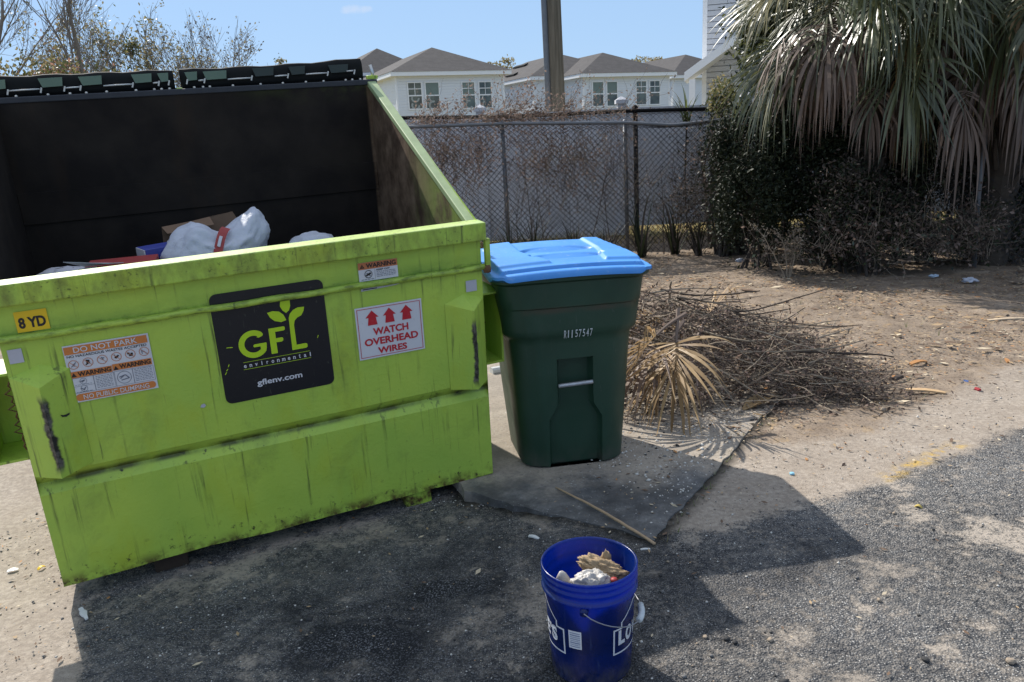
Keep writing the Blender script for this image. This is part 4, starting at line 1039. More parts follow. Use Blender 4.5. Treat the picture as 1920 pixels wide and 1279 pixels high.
# ================================================================== FENCES
def metal(name, col, rough=.5, met=.6, var=.25): return simple(name, col, rough, met, var, 12)
M['galv'] = metal('galvanised_steel', (.15, .16, .175), .5, .4)
M['galv_wire'] = metal('weathered_wire', (.035, .036, .042), .7, .1)
M['black_steel'] = simple('black_coated_steel', (.010, .010, .011), .85, 0, .3, 12, spec=.1)
def chain_link(a, b, z0f, ztop, r, pitch=.072):
    """straight diagonal wires clipped to the panel a-b, top following ztop(t), bottom z0f(t)"""
    a = Vector(a); b = Vector(b); L = (b - a).length; u = (b - a) / L
    V = []; Fq = []
    zmin = min(z0f(0), z0f(1)) ; H = max(ztop(t / 20) for t in range(21)) - zmin
    rg_ = random.Random(4)
    def seg(p, q):
        d = (q - p).normalized(); x = d.cross(Vector((-u.y, u.x, 0))).normalized(); y = d.cross(x)
        o = len(V)
        for c in (p, q):
            for k in range(3): an = 2.094 * k + .5; V.append(c + (x * math.cos(an) + y * math.sin(an)) * r)
        for k in range(3): Fq.append((o + k, o + (k + 1) % 3, o + 3 + (k + 1) % 3, o + 3 + k))
    n = int((L + H) / pitch) + 1
    nrm = Vector((-u.y, u.x, 0))
    for k in range(-int(H / pitch) - 1, n):
        for sg in (1, -1):
            pts = []
            x0 = k * pitch; m = 10
            for j in range(m + 1):
                h = H * j / m; x = x0 + (h if sg > 0 else H - h)
                t = x / L
                if t < 0 or t > 1: pts.append(None); continue
                z = zmin + h
                zt = ztop(t); 
                if z > zt: z = zt
                bow = .035 * math.sin(t * 17 + 1) * math.sin(h / H * 3.1) + .02 * math.sin(t * 41) * math.sin(h / H * 3.1)
                dz = .012 * math.sin(t * 23 + h * 3); 
                pts.append(a + u * (x + .012 * math.sin(h * 4 + t * 30)) + nrm * (bow + sg * r) + Vector((0, 0, min(zt, z + dz) - a.z)))
            for p, q in zip(pts, pts[1:]):
                if p is not None and q is not None and (q - p).length > .02: seg(p, q)
    return np.array([tuple(v) for v in V]), np.array(Fq)
# galvanised chain link fence (height measured at the posts)
FA, FB = Vector((-2.6, 11.15, 0)), Vector((3.45, 11.0, 0))
def topz(px, py, Y): return at(px, py, Y).z
gt = [(-2.6, topz(560, 243, 11.1)), (at(770, 238, 11.1).x, topz(770, 238, 11.1)), (at(941, 232, 11.1).x, topz(941, 232, 11.1)), (at(1176, 230, 11.0).x, topz(1176, 230, 11.0)), (at(1262, 235, 11.0).x, topz(1262, 235, 11.0)), (at(1352, 225, 11.0).x, topz(1352, 225, 11.0)), (3.45, topz(1450, 222, 11.0))]
def gtop(t): return float(np.interp(FA.x + (FB.x - FA.x) * t, [p[0] for p in gt], [p[1] for p in gt]))
f1 = empty('chain_link_fence', 'grey galvanised chain link fence with a sagging top rail behind the blue lidded cart', 'fence', (0, 11.1, 0))
def par(o, e): o.parent = e; o.matrix_parent_inverse = Matrix.Translation(-e.location); return o
V, Fq = chain_link(FA, FB, lambda t: .03, lambda t: gtop(t) - .012, .0033, .078)
par(np_mesh('chain_mesh', V, Fq, M['galv_wire']), f1)
rail = MB(); n = 60; rail.tube([(FA + (FB - FA) * (i / n)) + Vector((0, 0, gtop(i / n))) for i in range(n + 1)], .023, 8); par(rail.build('top_rail', M['galv'], smooth=True), f1)
for px, wd in ((560, .03), (941, .030), (1172, .028), (1352, .028)):
    q = at(px, 232, 11.12); t = (q.x - FA.x) / (FB.x - FA.x); zt = gtop(t)
    mb = MB(); mb.tube([(q.x + .02, q.y + .03, -.05), (q.x, q.y + .03, zt + .015)], wd, 10); mb.lathe([(wd + .004, 0), (wd + .005, .02), (.012, .045), (0, .05)], 10, c=(q.x, q.y + .03, zt + .0))
    par(mb.build('post', M['galv'], smooth=True), f1)
# black coated chain link fence just behind
f2 = empty('black_chain_link_fence', 'black coated chain link fence close behind the grey galvanised one', 'fence', (0, 11.75, 0))
GA, GB = Vector((-3.0, 11.8, 0)), Vector((5.2, 11.7, 0))
bt_ = [(-3.0, topz(560, 226, 11.8)), (at(770, 221, 11.8).x, topz(770, 221, 11.8)), (at(950, 219, 11.8).x, topz(950, 219, 11.8)), (at(1190, 208, 11.75).x, topz(1190, 208, 11.75)), (at(1370, 203, 11.7).x, topz(1370, 203, 11.7)), (5.2, topz(1600, 200, 11.7))]
def btop(t): return float(np.interp(GA.x + (GB.x - GA.x) * t, [p[0] for p in bt_], [p[1] for p in bt_]))
V, Fq = chain_link(GA, GB, lambda t: .03, lambda t: btop(t) + .03, .0020, .078)
par(np_mesh('chain_mesh', V, Fq, M['black_steel']), f2)
mb = MB(); n = 60; mb.tube([(GA + (GB - GA) * (i / n)) + Vector((0, 0, btop(i / n))) for i in range(n + 1)], .026, 8); par(mb.build('top_rail', M['black_steel'], smooth=True), f2)
for px in (640, 1191, 1480):
    q = at(px, 210, 11.78); t = (q.x - GA.x) / (GB.x - GA.x); mb = MB()
    mb.tube([(q.x + .015, q.y, -.05), (q.x, q.y, btop(t) + .03)], .034, 10); mb.lathe([(.040, 0), (.042, .02), (.02, .05), (0, .055)], 10, c=(q.x, q.y, btop(t) + .03)); par(mb.build('post', M['black_steel'], smooth=True), f2)
# white vinyl fence
def vinyl():
    n = NT('white_vinyl', .55, 0, .4); c = n.mix(n.ramp(n.noise(1.5, 5), (.3, 0), (.7, 1)), (.50, .50, .53), (.62, .62, .65))
    c = n.mix(n.ramp(n.noise(1, 4, .6, vec=n.coord((7, 7, .7))), (.55, 0), (.75, .4)), c, (.28, .27, .26)); n.color(c); return n.m
M['vinyl'] = vinyl()
f3 = empty('vinyl_fence', 'white vinyl privacy fence standing behind the two chain link fences', 'fence', (0, 13, 0))
z200 = topz(1165, 202, 13.2)
VX = [(-4.2, z200 - .12), (at(560, 230, 13.2).x, topz(560, 236, 13.2)), (at(900, 214, 13.2).x, topz(900, 217, 13.2)), (at(1165, 200, 13.2).x, z200), (at(1400, 192, 13.2).x, topz(1400, 193, 13.2)), (8.0, topz(1600, 186, 13.2)), (11.0, z200 + .02)]
for (xa, za), (xb, zb_) in zip(VX, VX[1:]):
    mb = MB(); zb0 = .14 if xa > 1.0 else .0
    n = max(3, int((xb - xa) / .15)); y = 13.2
    for k in range(n):
        x0 = xa + (xb - xa) * k / n; x1 = xa + (xb - xa) * (k + 1) / n - .0015; zt = za + (zb_ - za) * (k + .5) / n - .05
        mb.box((x0, y - .012, zb0 + .05), (x1, y + .012, zt - .04))
    mb.obox(((xa + xb) / 2, y, (za + zb_) / 2 - .05), (Vector((xb - xa, 0, zb_ - za)).normalized(), (0, 1, 0), (0, 0, 1)), ((xb - xa) / 2 - .05, .03, .045))
    mb.box((xa + .06, y - .03, zb0), (xb - .06, y + .03, zb0 + .12)); mb.box((xa + .06, y + .013, zb0 + .05), (xb - .06, y + .016, min(za, zb_) - .12))
    par(mb.build('fence_panel', M['vinyl']), f3)
for (xa, za) in VX:
    mb = MB(); mb.box((xa - .065, 13.135, -.05), (xa + .065, 13.265, za + .06)); p = par(mb.build('post', M['vinyl'], bevel=.004), f3)
    c = MB(); zc = za + .06; c.box((xa - .095, 13.105, zc), (xa + .095, 13.295, zc + .06)); c.add([(xa - .09, 13.11, zc + .06), (xa + .09, 13.11, zc + .06), (xa + .09, 13.29, zc + .06), (xa - .09, 13.29, zc + .06), (xa, 13.2, zc + .115)], [(0, 1, 4), (1, 2, 4), (2, 3, 4), (3, 0, 4)])
    o = c.build('post_cap', M['vinyl']); o.parent = p
# right hand chain link run, half swallowed by the palms
f4 = empty('old_chain_link_fence', 'dark overgrown chain link fence on a leaning post under the right hand palm', 'fence', (5.0, 9.5, 0))
q0 = gd(1826, 503); q1 = at(1853, 215, q0.y - .15)
for HA, HB_ in ((Vector((3.45, 11.0, 0)), Vector((q0.x, q0.y + .05, 0))), (Vector((q0.x, q0.y + .05, 0)), Vector((q0.x + 2.2, q0.y - .35, 0)))):
    V, Fq = chain_link(HA, HB_, lambda t: .05, lambda t: 1.7, .0030, .085); par(np_mesh('chain_mesh', V, Fq, M['galv_wire']), f4)
mb = MB(); mb.tube([(q0.x, q0.y, -.05), (q0.lerp(q1, .5).x - .01, q0.y - .05, q0.lerp(q1, .5).z), tuple(q1)], .026, 10); par(mb.build('post', M['galv'], smooth=True), f4)

# ================================================================== UTILITY POLE
pole = empty('utility_pole', 'tall weathered wooden utility pole with a grey conduit behind the fences', 'utility pole', at(1043, 200, 15.2) - Vector((0, 0, at(1043, 200, 15.2).z)))
def pole_wood():
    n = NT('weathered_pole_wood', .9, 0, .2); c = n.mix(n.ramp(n.noise(1, 6, .65, vec=n.coord((22, 22, 1.2))), (.3, 0), (.7, 1)), (.085, .072, .052), (.20, .175, .135))
    n.color(c); n.bump(n.noise(1, 5, vec=n.coord((40, 40, 1.5))), .5, .01); return n.m
M['pole'] = pole_wood()
lean = Vector((-.012, 0, 1))
mb = MB(); mb.tube([Vector((.045, 0, 0)) + lean * h for h in (-.2, 2, 5, 9)], [.15, .147, .138, .125], 20); mb.build('shaft', M['pole'], pole, smooth=True)
mb = MB(); mb.tube([Vector((-.115, -.07, 0)) + lean * h for h in (0, 3, 6, 9)], .055, 12); mb.build('conduit', M['galv'], pole, smooth=True)

# ================================================================== HOUSES
def siding(name, col, pitch):
    n = NT(name, .6, 0, .3); x, y, z = n.xyz()
    fr = n.math('FRACT', n.math('DIVIDE', z, pitch)); n.color(n.mix(n.noise(1.2, 4), tuple(q * .94 for q in col), col)); n.bump(fr, 1.0, .022); return n.m
M['siding'] = siding('white_lap_siding', (.80, .83, .88), .15)
M['siding_blue'] = siding('pale_lap_siding', (.78, .82, .88), .15)
M['trim'] = simple('white_trim', (.82, .82, .82), .5, var=.05)
def shingles():
    n = NT('grey_shingles', .9, 0, .2); x, y, z = n.xyz()
    c = n.mix(n.ramp(n.noise(2.5, 5, .7), (.3, 0), (.7, 1)), (.060, .056, .056), (.095, .088, .086)); c = n.mix(n.ramp(n.noise(14, 4, .7), (.5, 0), (.66, .5)), c, (.055, .05, .05))
    fr = n.math('FRACT', n.math('MULTIPLY', z, 8.5)); c = n.mix(n.ramp(fr, (.0, .45), (.18, 0)), c, (.045, .042, .04))
    n.color(c); n.bump(n.noise(30, 4), .4, .02); return n.m
M['shingle'] = shingles()
def glass():
    n = NT('window_glass', .12, 0, .6); n.color(n.mix(n.ramp(n.noise(1.3, 4), (.35, 0), (.65, 1)), (.035, .045, .045), (.12, .15, .13))); return n.m
M['glass'] = glass()
M['blind'] = simple('closed_blind', (.17, .22, .20), .5, var=.2, scale=3)
M['deco'] = simple('pale_window_ornament', (.34, .36, .34), .6)
def pbox(mb, fr, x0, x1, y0, y1, z0, z1, mi=0):
    mb.box((x0, y0, z0), (x1, y1, z1), mi)
def house(label, corner, yaw, wid, dep, eave, rise, mat, wins=(), ridge_back=None, name='house', side_win=None, vents=()):
    """corner = near front-left ground corner; x along the front, y to the back"""
    h = empty(name, label, 'house', matrix=Matrix.Translation(corner) @ Matrix.Rotation(yaw, 4, 'Z'))
    mb = MB().box((0, 0, -.3), (wid, dep, eave)); mb.build('wall', mat, h)
    MB().box((-.05, -.02, 0), (.05, .13, eave)).build('corner_trim', M['trim'], h); MB().box((wid - .05, -.02, 0), (wid + .05, .05, eave)).build('corner_trim', M['trim'], h)
    ov = .38; e = eave
    fa = MB(); fa.box((-ov, -ov, e - .02), (wid + ov, dep + ov, e + .20)); fa.build('eave_trim', M['trim'], h)
    rf = MB(); z = e + .203; o2 = ov + .03; hw = wid / 2; zr = z + rise
    rf.add([(-o2, -o2, z), (wid + o2, -o2, z), (wid + o2, dep + o2, z), (-o2, dep + o2, z), (hw, hw, zr), (hw, max(hw + .5, dep - hw), zr)], [(0, 1, 4), (1, 2, 5, 4), (2, 3, 5), (3, 0, 4, 5), (3, 2, 1, 0)])
    ro = rf.build('roof', M['shingle'], h)
    for (vx, vy, L) in vents:   # ridge vents / stubs on the left slope
        k = min(1, (vx + o2) / (hw + o2)); zz = z + rise * k
        MB().obox((vx, vy, zz + .09), ((rise and 1, 0, rise / (hw + o2)), (0, 1, 0), (0, 0, 1)), (.16, L / 2, .05)).build('roof_vent', M['lid_black'], ro)
    for (wx, wz, ww, wh, kind) in wins:
        fr = MB(); t = .07
        fr.box((wx - t, -.05, wz - t), (wx + ww + t, -.012, wz)); fr.box((wx - t, -.05, wz + wh), (wx + ww + t, -.012, wz + wh + t))
        fr.box((wx - t, -.05, wz), (wx, -.012, wz + wh)); fr.box((wx + ww, -.05, wz), (wx + ww + t, -.012, wz + wh)); fr.box((wx, -.05, wz + wh * .48), (wx + ww, -.012, wz + wh * .53))
        if 'g' in kind:
            for k in (1,): fr.box((wx + ww * .48, -.045, wz + wh * .53), (wx + ww * .52, -.012, wz + wh)); fr.box((wx, -.045, wz + wh * .755), (wx + ww, -.012, wz + wh * .785))
        w_ = fr.build('window', M['trim'], h)
        MB().box((wx, -.018, wz), (wx + ww, -.003, wz + wh * .49)).build('pane', M['glass'], w_)
        MB().box((wx, -.019, wz + wh * .51), (wx + ww, -.0035, wz + wh)).build('pane', M['blind'] if 'b' in kind else M['glass'], w_)
        if 'd' in kind:
            rd = random.Random(int(wx * 10)); om = MB()
            for (cz, rr2) in ((wz + wh * .12, ww * .32), (wz + wh * .40, ww * .30)):
                a0 = rd.uniform(0, 180); 
                for k in range(12):
                    a, b = R(a0 + 18 * k), R(a0 + 18 * k + 18)
                    om.add([(wx + ww / 2 + math.cos(q) * r2 * 1.1, -.021 - .0001 * k, min(wz + wh * .47, max(wz + .02, cz + math.sin(q) * r2))) for q, r2 in ((a, rr2), (b, rr2), (b, rr2 * .6), (a, rr2 * .6))], [(0, 1, 2, 3)])
            om.build('ornament', M['deco'], w_)
    if side_win:
        (wy, wz, ww, wh) = side_win; fr = MB(); fr.box((-.05, wy - .07, wz - .07), (-.002, wy + ww + .07, wz + wh + .07)); w_ = fr.build('window', M['trim'], h)
        MB().box((-.06, wy, wz), (-.052, wy + ww, wz + wh * .48)).build('pane', M['glass'], w_); MB().box((-.06, wy, wz + wh * .53), (-.052, wy + ww, wz + wh)).build('pane', M['blind'], w_)
    return h
def fit_house(pxL, pxR, pyL, Y, yaw, eave_py):
    a = at(pxL, eave_py, Y); e = a.z
    # front wall runs from a along yaw until it reaches column pxR
    lo, hi = 1.0, 20.0
    for _ in range(50):
        m = (lo + hi) / 2; q = Vector((a.x + m * math.cos(yaw), a.y + m * math.sin(yaw), e)) - Vector((0, 0, CAM_H))
        px = 960 + F_PX * q.dot(cam_r) / q.dot(fwd)
        lo, hi = (m, hi) if px < pxR else (lo, m)
    return Vector((a.x, a.y, 0)), (lo + hi) / 2, e
def win_row(corner, yaw, px0, px1, py_top, py_bot):
    """window position along the front from its pixel columns"""
    out = []
    for px, py in ((px0, py_bot), (px1, py_bot), (px0, py_top)):
        r = ray(px, py); u = Vector((math.cos(yaw), math.sin(yaw), 0)); nrm = Vector((-u.y, u.x, 0))
        t = (corner - Vector((0, 0, CAM_H))).dot(nrm) / r.dot(nrm); q = Vector((0, 0, CAM_H)) + r * t; out.append(((q - corner).dot(u), q.z))
    return out[0][0], out[1][0] - out[0][0], out[0][1], out[2][1] - out[0][1]
HY = R(22)
c1, w1, e1 = fit_house(742, 943, 0, 46, HY, 143)
ws = []
for (a, b, t, bt, kd) in ((768, 792, 156, 204, 'gd'), (800.5, 824.5, 155.5, 203.5, 'bd'), (869, 891, 155, 202.5, 'gdb'), (900.5, 922, 154.5, 202, 'gd')):
    x, ww, z, hh = win_row(c1, HY, a, b, t, bt); ws.append((x, z, ww, hh, kd))
house('white two storey house with four decorated windows left of the utility pole', c1, HY, w1, 13, e1, 1.62, M['siding'], ws)
c2, w2, e2 = fit_house(1094, 1254, 0, 52, HY, 145)
ws = []
for (a, b, t, bt, kd) in ((1112, 1131, 154.5, 199, 'b'), (1138.5, 1157, 154, 198.5, 'b'), (1193, 1211, 153, 196, 'g'), (1218.5, 1236, 152.5, 195.5, 'g')):
    x, ww, z, hh = win_row(c2, HY, a, b, t, bt); ws.append((x, z, ww, hh, kd))
house('white two storey house with four windows right of the utility pole', c2, HY, w2, 12, e2, 1.55, M['siding'], ws)
c3, w3, e3 = fit_house(1000, 1092, 0, 54, HY, 150)
house('white house with a grey roof and one side window right behind the utility pole', c3, HY, max(w3, 7.5), 13, e3, 1.75, M['siding'], (), side_win=(5.5, 2.75, 1.3, 1.55), vents=((.6, 5, 1.6), (2.6, 8.0, 2.2)))
c4, w4, e4 = fit_house(655, 800, 0, 58, HY, 143)
house('white house showing only its grey roof behind the left two storey house', c4, HY, w4, 12, e4, 1.9, M['siding'])
c5, w5, e5 = fit_house(1262, 1370, 0, 62, HY, 147)
house('white house half hidden between the right two storey house and the tall siding wall', c5, HY, max(w5, 7), 14, e5, 1.8, M['siding_blue'], (), vents=((1.3, 5.5, 2.0), (.3, 3.5, .4)))
# tall house with lap siding close on the right
a = at(1319, 130, 19.0)
M['siding_big'] = simple('grey_white_lap_siding', (.50, .51, .53), .6, var=.05, scale=2)
hb = empty('siding_house', 'tall white lap sided house wall behind the palms at the right', 'house', matrix=Matrix.Translation((a.x, a.y, 0)) @ Matrix.Rotation(R(-16), 4, 'Z'))
sw = MB().box((.02, .02, -.2), (8, 9, 7.2)); k_ = 0
while k_ * .118 < 7.1:
    z0_ = k_ * .118; sw.box((.03, -.022, z0_ + .016), (8, .0195, z0_ + .118)); k_ += 1
sw.build('wall', M['siding_big'], hb)
MB().box((-.03, -.03, 0), (.07, .06, 7.2)).build('corner_trim', M['trim'], hb)
rf = MB(); rf.add([(-.4, -.4, 7.2), (8.4, -.4, 7.2), (8.4, 9.4, 7.2), (-.4, 9.4, 7.2), (4, 4, 9.4), (4, 5, 9.4)], [(0, 1, 4), (1, 2, 5, 4), (2, 3, 5), (3, 0, 4, 5), (3, 2, 1, 0)]); rf.build('roof', M['shingle'], hb)
pr = MB(); pr.add([(-.35, -1.2, 2.62), (2.6, -1.2, 4.55), (2.6, -.03, 4.55), (-.35, -.03, 2.62), (-.35, -1.2, 2.80), (2.6, -1.2, 4.73), (2.6, -.03, 4.73), (-.35, -.03, 2.80)], [(3, 2, 1, 0), (4, 5, 6, 7), (0, 1, 5, 4), (1, 2, 6, 5), (2, 3, 7, 6), (3, 0, 4, 7)]); pr.build('porch_roof', M['trim'], hb)
pc = MB(); pc.box((2.45, -1.18, 0), (2.58, -1.05, 4.4)); pc.box((-.25, -1.18, 0), (-.12, -1.05, 2.65)); pc.build('porch_post', M['trim'], hb)

# ================================================================== VEGETATION
def leaf_mat(name, a, b, trans=.3, rough=.5, spec=.4):
    n = NT(name, rough, 0, spec); f = n.island(); c = n.mix(f, a, b)
    n.color(c); n.translucent(n.mix(.5, c, tuple(min(1, q * 1.8) for q in b)), trans); return n.m
M['palm_green'] = leaf_mat('palm_leaf', (.040, .050, .020), (.135, .145, .065), .24, .34, .7)
M['palm_pale'] = leaf_mat('dry_green_palm_leaf', (.12, .125, .07), (.30, .28, .18), .25, .35)
M['palm_dead'] = leaf_mat('dead_palm_leaf', (.095, .065, .048), (.26, .19, .15), .2, .6)
M['palm_tan'] = leaf_mat('tan_palm_leaf', (.20, .125, .06), (.52, .36, .185), .2, .5)
M['palm_bark'] = simple('palm_bark', (.060, .046, .034), .95, var=.5, scale=14, bump=.8)
M['bark'] = simple('grey_bark', (.20, .18, .165), .95, var=.4, scale=10)
M['bark_dark'] = simple('dark_twig_bark', (.050, .040, .034), .95, var=.4, scale=10)
M['leaf_dark'] = leaf_mat('dark_glossy_leaf', (.012, .020, .009), (.040, .055, .020), .12, .35, .5)
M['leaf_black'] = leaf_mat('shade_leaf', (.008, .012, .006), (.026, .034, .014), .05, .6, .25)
M['leaf_mid'] = leaf_mat('mid_green_leaf', (.045, .060, .018), (.12, .13, .04), .3)
M['leaf_olive'] = leaf_mat('olive_winter_leaf', (.13, .115, .050), (.27, .225, .11), .4)
M['leaf_rust'] = leaf_mat('russet_winter_leaf', (.17, .085, .060), (.30, .17, .12), .4)
M['vine_dry'] = leaf_mat('dry_vine_leaf', (.11, .070, .055), (.30, .22, .18), .3, .7)
M['twig'] = leaf_mat('dry_twig', (.030, .022, .018), (.11, .085, .068), 0, .9)
M['twig_pale'] = leaf_mat('pale_twig', (.16, .125, .09), (.33, .27, .20), 0, .9)
M['grass_green'] = leaf_mat('weed_green', (.05, .07, .02), (.16, .19, .06), .3)

def frond(name, base, az, el, plen, blade, rng, mat, parent, n=34, droop=1.0, spread=112, pw=.012, wm=.040):
    """costapalmate fan: a curved stalk, then leaflets that hang"""
    base = Vector(base); d = Vector((math.cos(az) * math.cos(el), math.sin(az) * math.cos(el), math.sin(el)))
    pts = [base.copy()]; p = base.copy(); m = 7
    for k in range(m):
        p = p + d * (plen / m); pts.append(p.copy()); d = (d + Vector((0, 0, -.10 * droop * (.5 + k / m)))).normalized()
    mb = MB(); mb.tube(pts, [pw * (1 - .45 * k / m) for k in range(m + 1)], 5, 1)
    T = d; Sd = T.cross(Vector((0, 0, 1)))
    Sd = Sd.normalized() if Sd.length > .05 else Vector((math.sin(az), -math.cos(az), 0))
    N = Sd.cross(T).normalized(); roll = rng.uniform(-1.0, 1.0)
    Sd, N = Sd * math.cos(roll) + N * math.sin(roll), N * math.cos(roll) - Sd * math.sin(roll)
    da = R(2 * spread) / n
    for i in range(n):
        a = R(-spread + 2 * spread * (i + .5) / n); ca, sa = math.cos(a), math.sin(a)
        costa = .22 * blade * max(0, ca) * (.3 + .7 * ca)
        q = p + T * costa
        dd = (T * ca + Sd * sa + N * (.22 * abs(sa) - .05) + Vector((rng.gauss(0, .10), rng.gauss(0, .10), rng.gauss(0, .10)))).normalized()
        L = blade * (.62 + .38 * max(0, ca)) * rng.uniform(.82, 1.12); seg = 8; P = []; Wd = []; Wv = []
        g = droop * rng.uniform(.12, .42)
        side = (T * -sa + Sd * ca)
        for k in range(seg + 1):
            f = k / seg; P.append(q.copy())
            wmax = min(wm, L * .045)
            wdt = min(max(.006, f * L * da * 1.05), wmax) * (1 if f < .45 else max(.03, 1 - (f - .45) / .55))
            Wd.append(wdt)
            w_ = side - dd * side.dot(dd); w_ = w_.normalized() if w_.length > 1e-3 else N
            fold = .5 * (1 if i % 2 else -1) * max(0, .5 - f)
            Wv.append((w_ + N * fold).normalized())
            q = q + dd * (L / seg)
            if k == 4 and rng.random() < .22: dd = (dd + Vector((0, 0, -1.6))).normalized()
            dd = (dd + Vector((0, 0, -1)) * g * (.25 + 1.5 * f) + Vector((rng.uniform(-1, 1), rng.uniform(-1, 1), 0)) * .05 * f).normalized()
        mb.strip(P, Wd, Wv, 0)
    return mb.build(name, [mat, M['palm_dead']], parent)

def fan_palm(label, base, height, seed, n_green, n_dead, view_az, blade=1.0, spreadr=1.0):
    rng = random.Random(seed)
    t = empty('fan_palm', label, 'palm tree', base)
    tr = MB(); n = 26; pts = []; rr_ = []
    for k in range(n + 1):
        z = height * k / n; pts.append((.04 * math.sin(z), .03 * math.cos(z * 1.3), z)); rr_.append(.17 + (.022 if k % 2 else 0))
    tr.tube(pts, rr_, 14); tr.build('trunk', M['palm_bark'], t)
    boots = MB()
    for k in range(70):
        z = height * rng.uniform(.25, 1.0); a = rng.uniform(0, 6.28); c, s = math.cos(a), math.sin(a)
        boots.tube([(c * .16, s * .16, z), (c * .27, s * .27, z + .18), (c * .31, s * .31, z + .32)], [.035, .028, .010], 5)
    boots.build('leaf_stubs', M['palm_bark'], t)
    for i in range(n_green):
        az = 6.283 * i * .381966 + rng.uniform(-.25, .25); f = (i + .5) / n_green
        el = R(70 - 105 * f + rng.uniform(-22, 22)); pl = rng.uniform(.45, 1.25) * spreadr
        mt = M['palm_green'] if rng.random() < .72 else M['palm_pale']
        frond('frond', (.05 * math.cos(az), .05 * math.sin(az), height + .05 - .25 * f), az, el, pl, blade * rng.uniform(.85, 1.15), rng, mt, t, n=rng.choice((40, 46, 52)), droop=rng.uniform(.8, 1.9), wm=.031)
    for i in range(n_dead):
        az = view_az + rng.uniform(-1.5, 1.5); el = R(rng.uniform(-60, 15))
        frond('dead_frond', (.1 * math.cos(az), .1 * math.sin(az), height - rng.uniform(.1, .5)), az, el, rng.uniform(.4, 1.1) * spreadr, blade * rng.uniform(.6, 1.05), rng, M['palm_dead'] if rng.random() < .75 else M['palm_tan'], t, n=26, droop=rng.uniform(1.6, 3.5), spread=rng.uniform(55, 100))
    return t
P1 = at(1635, 30, 9.2); P1 = Vector((P1.x, P1.y, 0))
fan_palm('big fan palm with grey green drooping fronds hanging over the fence', P1, 3.15, 11, 50, 16, -1.9, 1.0, .95)
P2 = at(1905, 10, 8.9); P2 = Vector((P2.x, P2.y, 0))
fan_palm('second fan palm at the right picture edge with hanging dead brown fronds', P2, 3.25, 23, 44, 20, -2.2, 1.0, 1.0)
P3 = at(1740, -120, 10.6); P3 = Vector((P3.x, P3.y, 0))
fan_palm('taller fan palm standing between and behind the two front palms', P3, 3.9, 37, 36, 6, -1.9, 1.1, 1.05)
# single hanging dead leaf in front
rng = random.Random(77)
pd = empty('hanging_dead_frond', 'dead brown palm frond hanging straight down in front of the right palm', 'palm frond', at(1808, 150, 8.25))
frond('dead_leaf', (.05, .1, .05), -1.9, R(-5), .22, 1.0, rng, M['palm_dead'], pd, n=24, droop=4.0, spread=80)

def cloud_pts(rng, n, c, r, clumps=14, k=.42):
    """points gathered in clumps inside an ellipsoid"""
    cc = rng.normal(size=(clumps, 3)); cc /= np.linalg.norm(cc, axis=1)[:, None]; cc *= rng.uniform(.25, .95, (clumps, 1)) ** .6
    idx = rng.integers(0, clumps, n); p = cc[idx] + rng.normal(size=(n, 3)) * k * rng.uniform(.5, 1, (n, 1)) * .6
    return np.asarray(c) + p * np.asarray(r)
def bush(label, c, r, n, size, mats, seed, name='shrub', cat='shrub', stems=10, group=None, ground_z=0.0, aspect=.45):
    rng = np.random.default_rng(seed); rp = random.Random(seed)
    base = (c[0], c[1], ground_z); t = empty(name, label, cat, base, group)
    V, Fq = leaves(cloud_pts(rng, n, (0, 0, c[2] - ground_z), r, 18), size, rng, aspect)
    V[:, 2] = np.maximum(V[:, 2], .01)
    np_mesh('foliage', V, Fq, mats, rng.integers(0, len(mats), len(Fq)) if len(mats) > 1 else None, t)
    mb = MB()
    for k in range(stems):
        a = rp.uniform(0, 6.28); e = Vector((r[0] * .8 * math.cos(a) * rp.random(), r[1] * .8 * math.sin(a) * rp.random(), c[2] - ground_z + r[2] * rp.uniform(-.2, .7)))
        s = Vector((rp.uniform(-.2, .2), rp.uniform(-.2, .2), 0)); m = s.lerp(e, .5) + Vector((rp.uniform(-.2, .2), rp.uniform(-.2, .2), .1)); mb.tube([s, m, e], [.018, .012, .004], 5)
    mb.build('stem', M['bark_dark'], t); return t
DKM = [M['leaf_dark'], M['leaf_mid']]
def bu(label, px, py, Y, r, n, size, mats, seed, **k):
    c = at(px, py, Y); return bush(label, (c.x, c.y, c.z), r, n, size, mats, seed, **k)
bu('dark broadleaf shrub at the left foot of the palms against the fence', 1425, 335, 9.4, (.55, .4, 1.05), 14000, .024, [M['leaf_black']], 1)
bu('dark leafy shrub below the dead fronds of the big palm', 1570, 330, 9.3, (.75, .4, 1.05), 22000, .024, [M['leaf_black']], 2)
bu('dark shrub between the big palm and the leaning fence post', 1730, 310, 9.3, (.8, .4, 1.15), 22000, .025, [M['leaf_black'], M['leaf_black'], M['twig']], 3)
bu('dark green shrub behind the leaning fence post', 1900, 290, 9.2, (.8, .45, 1.2), 22000, .027, [M['leaf_black'], M['leaf_dark'], M['twig']], 4)
bu('broadleaf bush with small sparkling leaves above the palms', 1850, 60, 10.8, (1.3, .8, 1.2), 14000, .045, DKM, 5)
bu('dark bush with round leaves showing at the left edge of the palm', 1445, 70, 11.0, (.45, .5, .75), 5000, .040, DKM, 6)
bu('tall dense evergreen bush rising behind the palm trunks', 1640, 90, 12.2, (1.5, .7, 1.7), 15000, .055, [M['leaf_dark']], 7)
bu('tall dense evergreen bush behind the right hand palms', 1930, 120, 12.2, (1.6, .8, 1.8), 14000, .055, [M['leaf_dark']], 17)
bu('small yellowing bush beside the leaning fronds at the fence top', 1355, 185, 11.3, (.26, .3, .32), 1300, .026, [M['leaf_olive'], M['leaf_mid']], 8)
bu('tangled brown dry bush in front of the fence left of the palms', 1375, 330, 10.55, (.40, .30, .85), 4500, .016, [M['twig'], M['leaf_dark'], M['vine_dry']], 9, stems=60)

